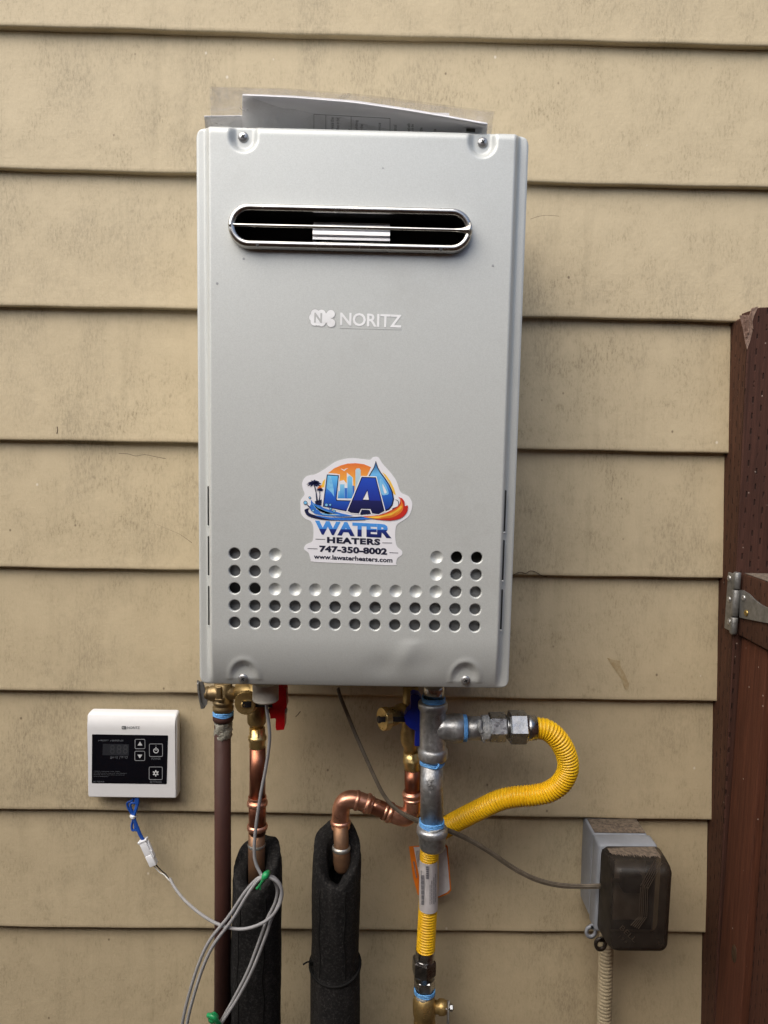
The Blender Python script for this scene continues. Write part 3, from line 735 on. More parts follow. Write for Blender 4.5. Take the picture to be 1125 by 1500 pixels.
# swoosh and wave
sf(smooth_closed([(95, 520), (110, 505), (135, 500), (125, 520), (150, 548), (260, 575), (420, 580), (620, 572), (620, 600), (450, 606), (260, 600), (130, 570)], 4), 'navy', 13, 'swoosh')
sf(smooth_closed([(180, 560), (330, 580), (520, 584), (680, 575), (700, 590), (520, 603), (330, 600)], 4), 'midblue', 14, 'swoosh')
sf([(150, 425), (170, 452), (200, 470), (232, 478), (265, 500), (330, 520), (420, 545), (520, 568), (400, 573), (260, 563), (185, 548), (150, 520), (135, 490), (150, 465)], 'midblue', 14, 'wave')
for k in range(5):
    o_ = k*15; sf([(158+o_, 452+o_*1.1), (196+o_*1.2, 484+o_*.9), (270+o_, 520+o_*.55), (380+o_*.6, 553+o_*.12), (262+o_, 531+o_*.5), (186+o_*1.1, 497+o_*.95)], 'skyblue' if k % 2 == 0 else 'st_white', 15, 'wave_crest')
for x, y, r in ((102, 452, 14), (140, 408, 8), (285, 472, 13), (318, 470, 10), (322, 505, 9), (352, 524, 10), (170, 520, 10)):
    sf(circ(x, y, r+3, n=14), 'navy', 15, 'droplet'); sf(circ(x, y, r-1, n=14), 'skyblue', 16, 'droplet')
sf([(112, 462), (135, 480), (150, 500), (140, 500), (118, 475)], 'navy', 15, 'wave_spray')
sf(smooth_closed([(860, 500), (905, 480), (905, 440), (880, 425), (905, 432), (915, 460), (905, 500), (860, 515)], 4), 'darkink', 13, 'swoosh_end')
sf(smooth_closed([(600, 572), (740, 560), (850, 515), (915, 470), (930, 410), (960, 440), (965, 480), (990, 475), (985, 530), (940, 580), (860, 605), (740, 600)], 4), 'redi', 14, 'flame')
sf(smooth_closed([(610, 575), (760, 560), (870, 515), (930, 465), (925, 420), (950, 460), (945, 520), (900, 560), (830, 585), (720, 590)], 4), 'org', 15, 'flame')
sf(smooth_closed([(640, 578), (780, 562), (880, 525), (930, 480), (935, 500), (890, 545), (800, 580), (710, 588)], 4), 'yel', 16, 'flame')
sf([(740, 582), (850, 560), (930, 505), (870, 560), (800, 588)], 'org', 17, 'flame_line'); sf([(905, 400), (930, 412), (960, 450), (950, 470), (935, 430)], 'redi', 16, 'flame')
def kt(s_, c, mat, lv, **k): return text(s_, [K(*p) for p in c], lambda x, y: PF(x, y, E1+lv*.00004), mat, stk, 'lettering', **k)
kt('WATER', [(186, 606), (850, 640), (850, 762), (186, 726)], 'water_w', 3, off=.048, spacing=.98)
kt('HEATERS', [(290, 748), (752, 766), (752, 822), (290, 802)], 'darkink', 3, off=.055, spacing=1.12)
kt('747-350-8002', [(224, 823), (812, 847), (812, 906), (224, 880)], 'darkink', 3, off=.05, spacing=1.03)
kt('www.lawaterheaters.com', [(175, 898), (858, 930), (858, 972), (175, 938)], 'darkink', 3, off=.032, spacing=1.02)
for P in ([(190, 768), (275, 770), (275, 774)], [(770, 800), (855, 802), (770, 797)], [(122, 850), (208, 853), (208, 858)], [(832, 885), (908, 889), (832, 889)]):
    sf([(P[0][0], P[0][1]-2.5), (P[1][0], P[1][1]-2.5), (P[1][0], P[1][1]+2.5), (P[0][0], P[0][1]+2.5)], 'darkink', 3, 'rule')

# ------------------------------------------------------------------ papers on top of the heater
pkt = thing('manual_packet', U(520, 190, .14), 'clear plastic sleeve of folded white instruction papers lying on top of the water heater', 'papers')
def sheet(top, bot, d0, d1, mat, name, th=.0003, bow=.0, parent=pkt, n=24):
    """top / bot = lists of px points left to right, d0 depth at the bottom, d1 at the top"""
    v = []; m_ = 8
    def ev(P, u):
        k = u*(len(P)-1); i = min(int(k), len(P)-2); t_ = k-i; return (P[i][0]*(1-t_)+P[i+1][0]*t_, P[i][1]*(1-t_)+P[i+1][1]*t_)
    for j in range(m_+1):
        s_ = j/m_
        for i in range(n+1):
            u = i/n; a, c = ev(top, u), ev(bot, u); v.append(U(a[0]*s_+c[0]*(1-s_), a[1]*s_+c[1]*(1-s_), d0+(d1-d0)*s_+bow*math.sin(u*7+s_*3)*s_))
    N = (n+1)*(m_+1); f = [(j*(n+1)+i, j*(n+1)+i+1, (j+1)*(n+1)+i+1, (j+1)*(n+1)+i) for j in range(m_) for i in range(n)]
    me = bpy.data.meshes.new(name); me.from_pydata([tuple(q) for q in v], [], f); me.shade_smooth()
    o = link(name, me, mat, parent)
    if th:
        md = o.modifiers.new('thickness', 'SOLIDIFY'); md.thickness = th; md.offset = 0
    return o
sheet([(355, 139), (430, 142.5), (520, 150), (600, 162), (660, 172), (714, 182)], [(355, 215), (710, 222)], .150, .212, 'paper', 'booklet', .0012)
sheet([(356, 137.5), (430, 140), (520, 147), (600, 159), (660, 170), (714, 180)], [(355, 215), (710, 222)], .146, .206, 'thin', 'loose_sheet', .0)
sheet([(580, 163.5), (658, 165.5)], [(580, 212), (660, 214)], .138, .170, 'thin', 'folded_leaflet', .0)
sheet([(299, 170), (380, 169)], [(304, 212), (380, 212)], .139, .185, 'paper', 'folded_sheet', .0006)
sheet([(310, 126.5), (420, 129), (540, 139), (640, 152), (725, 163)], [(308, 214), (716, 222)], .156, .222, 'film', 'plastic_sleeve', .0, .002)
sheet([(307, 127.5), (420, 131), (540, 142), (640, 155), (723, 165)], [(310, 214), (716, 222)], .130, .160, 'film', 'plastic_sleeve', .0, .0015)
def pp(x, y):
    # on the booklet's front
    t_ = max(0, min(1, (220-y)/(220-139-(x-355)*.12))); return U(x, y, .150+.062*t_+.0018)
def pr(x0, y0, x1, y1):
    q = MB(); q.poly([pp(x0, y0), pp(x1, y0+(x1-x0)*.055), pp(x1, y1+(x1-x0)*.055), pp(x0, y1)], Vector((0, 1, 0)), .0001); q.build('table_rule', 'ink', pkt)
for x in (459.5, 477, 514, 571): pr(x, 167+(x-459)*.055, x+.6, 196)
pr(459.5, 167, 571, 167.6); pr(683, 188, 696, 193)
for s_, x, y, h_ in (('service the', 484, 172, 22), ('When in the', 492, 173, 20), ('building', 520, 176, 18), ('for the', 527, 182, 14), ('Service', 553, 180, 16), ('Manual', 576, 183, 12), ('Noted with', 596, 181, 16), ('parts & the', 602, 182, 16), ('of the', 614, 187, 10), ('see 6a', 634, 189, 9)):
    text(s_, [(x, y+h_), (x, y), (x+5, y), (x+5, y+h_)], pp, 'ink', pkt, 'lettering')

# ------------------------------------------------------------------ controller
CT = thing('heater_controller', U(191, 1170, 0), 'white wall mounted water heater remote controller with a black window and four buttons', 'controller')
CD = .020
def CP(px, py, e=0.): return U(px, py, CD+e)
tl, br = CP(125, 1046), CP(259.5, 1171)
cx_, cz_ = (tl.x+br.x)/2, (tl.z+br.z)/2; cw, ch = (br.x-tl.x)/2, (tl.z-br.z)/2
bb = MB(); prof = [(.000, .985, 1), (.009, .99, 1), (.014, .995, .995), (.0175, .990, .985), (.0192, .98, .975), (.020, .965, .955)]
n = None; v = []
for d, kx, kz in prof:
    R2 = rrect(cx_-cw*kx, cx_+cw*kx, cz_-ch*kz, cz_+ch*kz, .004, 5); n = len(R2)
    for x, z in R2:
        y = -d; tz = (z-(cz_+ch-.020))/.020
        if tz > 0 and d > .005: y = -(d-.0070*tz*tz)
        v.append((x, y, z))
f = [(j*n+i, j*n+(i+1) % n, (j+1)*n+(i+1) % n, (j+1)*n+i) for j in range(len(prof)-1) for i in range(n)]
bb.add(v, f)
# face grid so the curved brow stays smooth
rows = []
kx, kz = .965, .955
for z in np.linspace(cz_-ch*kz, cz_+ch*kz, 24):
    tz = (z-(cz_+ch-.020))/.020; y = -(.020-(.0070*tz*tz if tz > 0 else 0)); rows.append([(x, y, z) for x in (cx_-cw*kx, cx_+cw*kx)])
bb.add([p for r in rows for p in r], [(2*i, 2*i+1, 2*i+3, 2*i+2) for i in range(23)])
me = bpy.data.meshes.new('controller_body'); me.from_pydata([tuple(x) for x in bb.v], [], bb.f); me.shade_smooth(); link('controller_body', me, 'ctrl', CT)
# coordinates of the close view: origin 100,1020, scale 5.625
def G(x, y): return (100+x/5.625, 1020+y/5.625)
def gf(P, mat, lv, name, par, th=.0001):
    bb = MB(); bb.poly([CP(*G(x, y), .0003+lv*.0002) for x, y in P], Vector((0, 1, 0)), th); return bb.build(name, mat, par)
def rrp(x0, y0, x1, y1, r, n=4): return [(x, y) for x, y in rrect(x0, x1, y0, y1, r, n)]
win = gf([(200, 313), (818, 322), (822, 327), (811, 718), (806, 724), (197, 716), (193, 712), (196, 318)], 'screen', 0, 'display_window', CT, .0004)
gl_ = lambda lv: (lambda x, y: CP(x, y, .0003+lv*.0002))
def gt(s_, x0, y0, x1, y1, mat, par=None, sl=.012, **k):
    dy = (x1-x0)*sl; return text(s_, [G(x0, y0), G(x1, y0+dy), G(x1, y1+dy), G(x0, y1)], gl_(1), mat, par or CT, 'lettering', **k)
gt('NORITZ', 487, 247, 588, 268, 'print_grey', off=.01)
gf(rrp(440, 245, 478, 271, 6), 'print_grey', 1, 'brand_mark', CT); text('N', [G(447, 251), G(459, 251), G(459, 266), G(447, 266)], gl_(2), 'ctrl', CT, 'letter')
gt('# PRIORITY   # BURNER ON', 247, 356, 455, 371, 'print_dim', win, shear=.3)
gt('[gal./L]  [°F/°C]', 345, 491, 490, 514, 'print_dim', win, shear=.3)
gf([(285, 392), (500, 395), (498, 488), (282, 486)], 'digit', 1, 'digit_window', win)
MT['seg'] = M('segment_grey', (.05, .053, .06), .4)
for i, xx in enumerate((345, 400, 452)):
    text('8' if i else '8', [G(xx, 400), G(xx+40, 401), G(xx+37, 474), G(xx-3, 473)], gl_(2), 'seg', win, 'segments')
gt('POWER', 684, 504, 760, 522, 'print_dim', win, shear=.2); gt('SETTINGS', 671, 696, 770, 713, 'print_dim', win, shear=.2)
gt('RC-7651M-R', 208, 697, 296, 709, 'print_dim', win, shear=.2)
gt('WARNING: Scalding water possible. Children', 210, 614, 425, 622, 'print_dim', win)
gt('and elderly must be supervised while bathing or', 210, 628, 484, 636, 'print_dim', win)
gt('showering. Test the water before use and do not', 210, 642, 466, 650, 'print_dim', win)
gt('set above a safe temperature.', 210, 656, 332, 664, 'print_dim', win)
def frame(x0, y0, x1, y1, r, wd, par, name):
    A_ = rrp(x0, y0, x1, y1, r, 5); B_ = rrp(x0+wd, y0+wd, x1-wd, y1-wd, max(r-wd, 1), 5); n = len(A_); bb = MB()
    bb.add([CP(*G(*p), .0006) for p in A_+B_], [(i, (i+1) % n, n+(i+1) % n, n+i) for i in range(n)], False); return bb.build(name, 'print_dim2', par)
MT['print_dim2'] = M('button_outline_print', (.34, .35, .37), .5)
for x0, y0, x1, y1, ic in ((548, 352, 634, 434, 'up'), (546, 450, 633, 532, 'dn'), (666, 390, 779, 498, 'pw'), (664, 580, 777, 688, 'st')):
    bt = frame(x0, y0, x1, y1, 12, 4.5, CT, 'button'); cxx, cyy = (x0+x1)/2, (y0+y1)/2
    if ic == 'up': gf([(cxx, cyy-20), (cxx+20, cyy+12), (cxx-20, cyy+12)], 'print_white', 3, 'arrow', bt)
    if ic == 'dn': gf([(cxx-19, cyy-10), (cxx+20, cyy-10), (cxx, cyy+20)], 'print_white', 3, 'arrow', bt)
    if ic == 'pw':
        bb = MB(); A_ = circ(cxx, cyy+4, 22, 22, 22, -60, 240); B_ = circ(cxx, cyy+4, 15, 15, 22, -60, 240)
        bb.add([CP(*G(*p), .0009) for p in A_+B_], [(i, i+1, 22+i+1, 22+i) for i in range(21)], False)
        bb.poly([CP(*G(*p), .0009) for p in ((cxx-3.5, cyy-26), (cxx+3.5, cyy-26), (cxx+3.5, cyy+4), (cxx-3.5, cyy+4))]); bb.build('power_symbol', 'print_white', bt)
        gf(circ(cxx, cyy-37, 4, n=10), 'print_dim', 3, 'indicator', bt)
    if ic == 'st':
        P = []
        for k in range(6):
            for a, r in ((-16, 17), (-11, 26), (11, 26), (16, 17)): q_ = math.radians(k*60+a+30); P.append((cxx+r*math.cos(q_), cyy+r*math.sin(q_)))
        gf(P, 'print_white', 3, 'gear', bt); gf(circ(cxx, cyy, 8, n=14), 'screen', 4, 'gear_hole', bt)
# ------------------------------------------------------------------ blue lead, connector
bw = thing('blue_lead', U(198, 1171, .012), 'short blue wire folded and tied in a small bundle under the controller', 'wire')
bb = MB(); d = .012
for P in ([(197, 1166), (194, 1172), (187, 1176), (187.5, 1183), (193, 1192), (195, 1200), (193, 1209), (194, 1216), (198, 1214), (197, 1204), (195, 1196)],
          [(199, 1166), (198, 1176), (193, 1176), (191, 1181), (194, 1190), (196, 1198), (198, 1208), (201, 1213), (199, 1217)],
          [(201, 1166), (200, 1178), (197, 1190), (196, 1197), (199, 1208), (204, 1222), (210, 1232)],
          [(202, 1166), (202.5, 1176), (198.5, 1190), (197, 1197), (200, 1207), (202, 1212), (206, 1222), (211, 1231)]):
    d += .0012; bb.tube([U(x, y, d) for x, y in P], .0017, 10, 6)
bb.build('wire', 'wire_blue', bw)
bb = MB(); bb.tube([U(191.5, 1195, .014), U(195, 1196.5, .0185), U(199.5, 1196, .014)], .0019, 10, 6); bb.tube([U(191.5, 1197, .014), U(195, 1198.5, .0185), U(199, 1198, .014)], .0014, 10, 6); bb.build('tie', 'conn', bw)
def orient(p0, p1):
    d = (p1-p0).normalized(); n = Vector((0, -1, 0)); n = (n-d*n.dot(d)).normalized(); return d, n, d.cross(n)
p0, p1 = U(209, 1230, .016), U(226, 1267, .018); d, n, s_ = orient(p0, p1); L_ = (p1-p0).length
cn = thing('wire_connector', p0, 'small white two part plug joining the blue wire to the grey cable', 'connector')
bb = MB(); ax = (s_, n, d); bb.box(p0+d*L_*.33, .0052, .0045, L_*.31, .0008, ax); bb.box(p0+d*L_*.03, .0066, .005, L_*.035, .0006, ax); bb.box(p0+d*L_*.3-s_*.0058, .0016, .002, L_*.2, .0005, ax); bb.build('plug_housing', 'conn', cn)
bb = MB(); bb.box(p0+d*L_*.78, .0050, .0050, L_*.21, .0008, ax); bb.box(p0+d*L_*.58-s_*.0045, .002, .0035, L_*.14, .0005, ax); bb.build('socket_housing', 'conn', cn)
# ------------------------------------------------------------------ grey cable
kb = thing('grey_cable', U(390, 1027, .14), 'grey round cable leaving the white bushing and coiled before the left foam sleeve', 'cable')
P = [(390, 1018, .150), (391, 1040, .150), (394, 1062, .150), (395, 1080, .150), (393, 1102, .148), (388.5, 1130, .146), (383, 1158, .144), (378.5, 1185, .142), (374.5, 1215, .140), (372.5, 1240, .140), (374, 1262, .140), (382, 1280, .142),
     (386, 1284, .146), (376, 1288, .148), (358, 1308, .147), (336, 1341, .146), (307, 1378, .145), (290, 1415, .144), (276, 1460, .143), (267, 1500, .142), (262, 1545, .14), (272, 1580, .14), (296, 1560, .14),
     (318, 1508, .142), (344, 1460, .144), (364, 1420, .145), (382, 1372, .146), (392, 1345, .147), (403, 1322, .147), (406, 1302, .147), (399, 1287, .147),
     (388, 1284, .152), (376, 1292, .152), (361, 1313, .151), (341, 1346, .150), (313, 1384, .150), (297, 1418, .149), (283, 1462, .149), (274, 1500, .148), (270, 1540, .146), (282, 1560, .146), (302, 1535, .147),
     (324, 1500, .149), (350, 1459, .150), (371, 1418, .151), (389, 1372, .152), (397, 1348, .153), (409, 1322, .153), (412, 1301, .153), (403, 1287, .153), (391, 1283, .156),
     (386, 1286, .158), (396, 1286, .160), (408, 1294, .160), (413, 1308, .160), (409, 1326, .160), (396, 1344, .159), (376, 1356, .156), (350, 1361, .150), (320, 1354, .140), (293, 1338, .11), (270, 1318, .07), (256, 1300, .04), (249, 1287, .025)]
bb = MB(); bb.tube([U(*p) for p in P], .00205, 12, 8); bb.build('cable_sheath', 'cable', kb)
bb = MB(); bb.tube([U(251, 1292, .026), U(243, 1281, .02), U(234, 1273, .018), U(227, 1265, .018)], .0008, 8, 6); bb.build('black_core', 'wire_black', kb)
bb = MB(); bb.tube([U(250, 1292, .026), U(241, 1282, .021), U(233, 1277, .019), U(224, 1266, .018)], .0008, 8, 6); bb.build('white_core', 'wire_white', kb)
tt = thing('green_tie', U(388, 1284, .15), 'green twist tie knotted round the top of the cable coil', 'twist tie')
bb = MB(); bb.tube([U(393, 1278, .153), U(388.5, 1283, .163), U(384, 1292, .153)], .0028, 10, 6, rf=lambda L_: .0042-.0010*abs(L_-.010)/.01)
bb.tube([U(392, 1282, .160), U(389, 1284, .164), U(381, 1296, .160), U(376, 1302, .158)], .0016, 8, 6); bb.tube([U(390, 1284, .164), U(383, 1294, .161), U(381, 1303, .158)], .0012, 8, 6); bb.build('tie_band', 'green', tt)
tt = thing('green_tie', U(313, 1490, .145), 'green twist tie with a rounded bow at the bottom of the cable coil', 'twist tie')
bb = MB(); bb.lathe(U(312, 1491, .152), (-.6, -.5, .5), [(-.006, .001), (-.005, .005), (0, .0068), (.004, .005), (.006, .001)], 16); bb.tube([U(305, 1487, .153), U(313, 1490, .158), U(322, 1502, .153)], .003, 10, 6); bb.build('tie_bow', 'green', tt)

# ------------------------------------------------------------------ vertical fittings helper
def vl(bb, d, prof, n=28, smooth=True, cx=None, rot=0., caps=True):
    """prof rows (px centre, py, radius px) stacked downwards on a vertical axis at depth d"""
    pts = [(U(x, y, d), r*S(x, y, d)) for x, y, r in prof]
    v = []; f = []
    for p, r in pts:
        for i in range(n): q = 2*math.pi*i/n+rot; v.append((p.x+r*math.sin(q), p.y-r*math.cos(q), p.z))
    for j in range(len(pts)-1):
        for i in range(n): f.append((j*n+i, j*n+(i+1) % n, (j+1)*n+(i+1) % n, (j+1)*n+i))
    bb.add(v, f, smooth)
    if caps:
        o = len(bb.v)-len(v); bb.f += [tuple(o+i for i in range(n)), tuple(o+(len(pts)-1)*n+i for i in range(n))]; bb.s += [False, False]
def cord_wrap(x, y, d, r, k=3, name='sealing_cord', par=None, h=2.0, tail=False):
    bb = MB()
    for i in range(k):
        c = U(x, y+i*h, d); R3 = r*S(x, y, d); pts = [(c.x+R3*math.cos(a), c.y+R3*math.sin(a), c.z+.0006*math.sin(a*3+i)) for a in np.linspace(0, 2*math.pi, 30)]
        bb.tube(pts, .0011+.0002*random.random(), 8, 1, spline=False, caps=False)
    if tail: bb.tube([U(x+r*.5, y+2, d+R3*1.0), U(x+r*.55, y+8, d+R3*1.15), U(x+r*.35, y+13, d+R3*1.1)], .0012, 8, 5)
    bb.build(name, 'tape', par)

# ------------------------------------------------------------------ discharge pipe and relief valve (left)
dh = .105
pp_ = thing('discharge_pipe', U(326, 1500, dh), 'dark reddish brown vertical discharge pipe, leftmost pipe below the heater', 'pipe')
bb = MB(); vl(bb, dh, [(326, 1062, 12), (326.5, 1300, 12), (325.5, 1640, 12)], caps=True); bb.build('pipe_tube', 'brown_pipe', pp_)
bb = MB(); vl(bb, dh, [(327, 1046, 13), (327, 1048, 15), (327, 1053, 15.2), (327, 1056, 13.6)]); bb.build('thread_collar', 'brown_pipe', pp_)
bb = MB()
def lump(bb, d, x, y0, y1, r, n=28, m_=9, amp=.10, seed=1):
    r_ = np.random.default_rng(seed); v = []; f = []
    for j in range(m_):
        y = y0+(y1-y0)*j/(m_-1); c = U(x, y, d); k = 1 if 0 < j < m_-1 else .93
        for i in range(n): q = 2*math.pi*i/n; rr = r*S(x, y, d)*(k+r_.uniform(-amp, amp)*.5+.06*math.sin(q*3+j)); v.append((c.x+rr*math.sin(q), c.y-rr*math.cos(q), c.z+r_.uniform(-.0006, .0006)))
    for j in range(m_-1):
        for i in range(n): f.append((j*n+i, j*n+(i+1) % n, (j+1)*n+(i+1) % n, (j+1)*n+i))
    bb.add(v, f)
lump(bb, dh, 327, 1056, 1080, 13, amp=.12); bb.build('sealant', 'dope', pp_)
cord_wrap(327, 1042.5, dh, 14, 3, par=pp_)
rv = thing('relief_valve', U(326, 1030, dh), 'weathered brass relief valve with grey lever under the heater at its left corner', 'valve')
bb = MB(); vl(bb, dh, [(327, 1000, 13), (327, 1024, 13), (327, 1026, 15), (327, 1029, 15.5), (327, 1031, 14), (327, 1033, 14), (327, 1035, 15.5), (327, 1040, 15), (327, 1041.5, 13)])
a_, b_ = U(300, 1016, dh), U(348, 1015, dh); rr = 11*S(326, 1016, dh)
bb.seg(a_, b_, [(0, rr*.72), (.02, rr*.9), (.10, rr), (.12, rr*.86), (.2, rr*1.05), (.8, rr*1.05), (.88, rr*.85), (1, rr*.85)], 24); bb.build('valve_body', 'brass_dull', rv)
bb = MB(); c = U(321, 1016, dh+.013); bb.box(c, .0032, .0025, .009, .0008); bb.box(c+Vector((0, 0, -.008)), .005, .003, .0018, .0006); bb.build('lever_stop', 'brass_dull', rv)
bb = MB(); bb.poly([U(x, y, dh+.008) for x, y in ((288.5, 997), (292, 999), (297, 998.5), (300, 1010), (303.5, 1024), (303, 1032), (299, 1038), (294, 1038.5), (291.5, 1026), (289, 1012))], Vector((0, 1, 0)), .0028)
bb.tube([U(290, 1000, dh+.009), U(291.5, 1014, dh+.0095), U(294.5, 1030, dh+.0095), U(299, 1036, dh+.009)], .0012, 8, 5)
bb.build('test_lever', 'zinc', rv)

# ------------------------------------------------------------------ hot side
hv = thing('hot_water_valve', U(377, 1060, dh), 'brass isolation valve with a red handle under the heater, beside the white bushing', 'valve')
bb = MB(); vl(bb, dh, [(377, 1000, 12), (377, 1036, 12), (377, 1040, 14), (376, 1045, 14), (376, 1058, 13.6), (376, 1060.5, 12), (376, 1061, 9.8), (376, 1066, 9.8)])
c = U(377, 1018, dh); rr = S(377, 1018, dh); bb.seg(U(345, 1012, dh), U(400, 1014, dh), [(0, 10*rr), (1, 11*rr)]); bb.build('valve_body', 'brass', hv)
bb = MB(); vl(bb, dh, [(377, 1065, 12), (377, 1077, 12)], 6, False, rot=.3); vl(bb, dh, [(377, 1066, 11.5), (377, 1077, 11.5), (377, 1078, 13), (377, 1081, 13.6), (377, 1084, 13), (377, 1086, 11.8), (377, 1094, 12), (377, 1094.5, 11)]); bb.build('press_adapter', 'brass_bright', hv)
def cap_disc(c, nrm, R, par, thick=.010):
    nrm = Vector(nrm).normalized(); bb = MB()
    # knurled edge
    nn = 48; a = nrm.orthogonal().normalized(); b2 = nrm.cross(a); v = []; f = []
    for t_, k, kn in ((-thick, .93, 0), (-thick, 1, 1), (-.0008, 1, 1), (0, .95, 0), (.0001, .45, 0), (.0001, .02, 0)):
        for i in range(nn): q = 2*math.pi*i/nn; r = R*(k-(.035 if kn and i % 2 else 0)); v.append(c+nrm*t_+(a*math.cos(q)+b2*math.sin(q))*r)
    for j in range(5):
        for i in range(nn): f.append((j*nn+i, j*nn+(i+1) % nn, (j+1)*nn+(i+1) % nn, (j+1)*nn+i))
    bb.add(v, f, False); o = bb.build('drain_cap', 'brass_bright', par)
    bb = MB(); bb.lathe(c, nrm, [(0, R*.24), (.003, R*.24), (.004, R*.2), (.0045, R*.05)], 16); bb.build('cap_rivet', 'brass_bright', o); return o
cc = U(358, 1031, dh+.034); cap_disc(cc, (-.32, -1, .05), 17*S(358, 1031, dh+.034), hv)
bb = MB(); bb.seg(cc+Vector((0, .010, 0)), U(372, 1024, dh), [(0, .010), (1, .010)]); bb.build('drain_port', 'brass', hv)
bb = MB()
def strap(bb, P, hw, th=.0012):
    """flat band through points; P = list of (px,py,d), hw half height px"""
    v = []; n = len(P)
    for x, y, d in P:
        for e, dd in ((-hw, 0), (hw, 0), (hw, th), (-hw, th)): v.append(U(x, y+e, d-dd))
    f = []
    for i in range(n-1):
        for k in range(4): f.append((i*4+k, i*4+(k+1) % 4, (i+1)*4+(k+1) % 4, (i+1)*4+k))
    f += [(0, 1, 2, 3), (4*n-4, 4*n-3, 4*n-2, 4*n-1)]; bb.add(v, f, False)
strap(bb, [(355, 1031.5, dh+.0385), (362, 1032, dh+.0385), (372, 1031.5, dh+.036), (385, 1031, dh+.033), (399, 1032, dh+.028)], 4.6); bb.build('cap_strap', 'rubber', hv)
bb = MB(); bb.seg(U(396, 1040, dh), U(417, 1040.5, dh+.008), [(0, .0045), (1, .0045)]); bb.build('stem', 'brass', hv)
bb = MB()
bb.poly([U(x, y, dh+.020) for x, y in ((401, 1004), (413, 1004), (419, 1012), (420, 1036), (417, 1040), (417, 1064), (416, 1069), (405, 1070), (403.5, 1066), (404, 1052), (396, 1053), (395, 1044), (396, 1034), (402, 1026), (407, 1014))], Vector((0, 1, 0)), .018)
bb.build('handle', 'red', hv)
bv = bpy.data.objects['handle']; md = bv.modifiers.new('edge', 'BEVEL'); md.width = .0016; md.segments = 2; md.limit_method = 'ANGLE'
bb = MB(); bb.seg(U(415, 1040.5, dh+.012), U(421, 1040.5, dh+.012), [(0, .0045), (.8, .0045), (1, .002)], 12); bb.build('handle_nut', 'screw', hv)
def press_rings(bb, d, x, ys, r=15.4, ri=13):
    for y in ys: vl(bb, d, [(x, y-4, ri), (x, y-2.6, r*.96), (x, y, r), (x, y+2.6, r*.96), (x, y+4, ri)], caps=False)
cp = thing('copper_pipe', U(377, 1270, dh), 'straight vertical copper pipe running down into the left foam sleeve', 'pipe')
bb = MB(); vl(bb, dh, [(377.5, 1094, 11.7), (377, 1170, 11.7)]); bb.build('pipe_tube', 'copper', cp)
bb = MB(); vl(bb, dh, [(377, 1166, 12.8), (377, 1220, 12.6)]); bb.build('coupling', 'copper', cp)
bb = MB(); press_rings(bb, dh, 377, (1176, 1211)); vl(bb, dh, [(377, 1166, 13), (377, 1168, 13.6), (377, 1170, 13)], caps=False); bb.build('press_ring', 'copper_bright', cp)
bb = MB(); vl(bb, dh, [(376, 1219, 12), (376, 1255, 12.4), (376, 1300, 12)]); bb.build('lower_tube', 'copper_old', cp)
bb = MB(); vl(bb, dh, [(376, 1235, 12.2), (376, 1236.5, 13), (376, 1238.5, 12.8), (376, 1239.5, 12.2)], caps=False); bb.build('solder_joint', 'solder', cp)
# bushing
bu = thing('conduit_bushing', U(389, 1020, .15), 'white threaded plastic bushing under the heater with a grey cable coming out', 'bushing')
bb = MB(); pr_ = []
for k in range(10): y = 1000+k*2.4; pr_ += [(389, y, 18.2), (389, y+1.2, 19.2)]
pr_ += [(389, 1024.5, 19), (389, 1026, 17.5)]; vl(bb, .155, pr_, 36); bb.build('threaded_sleeve', 'white_pl', bu)

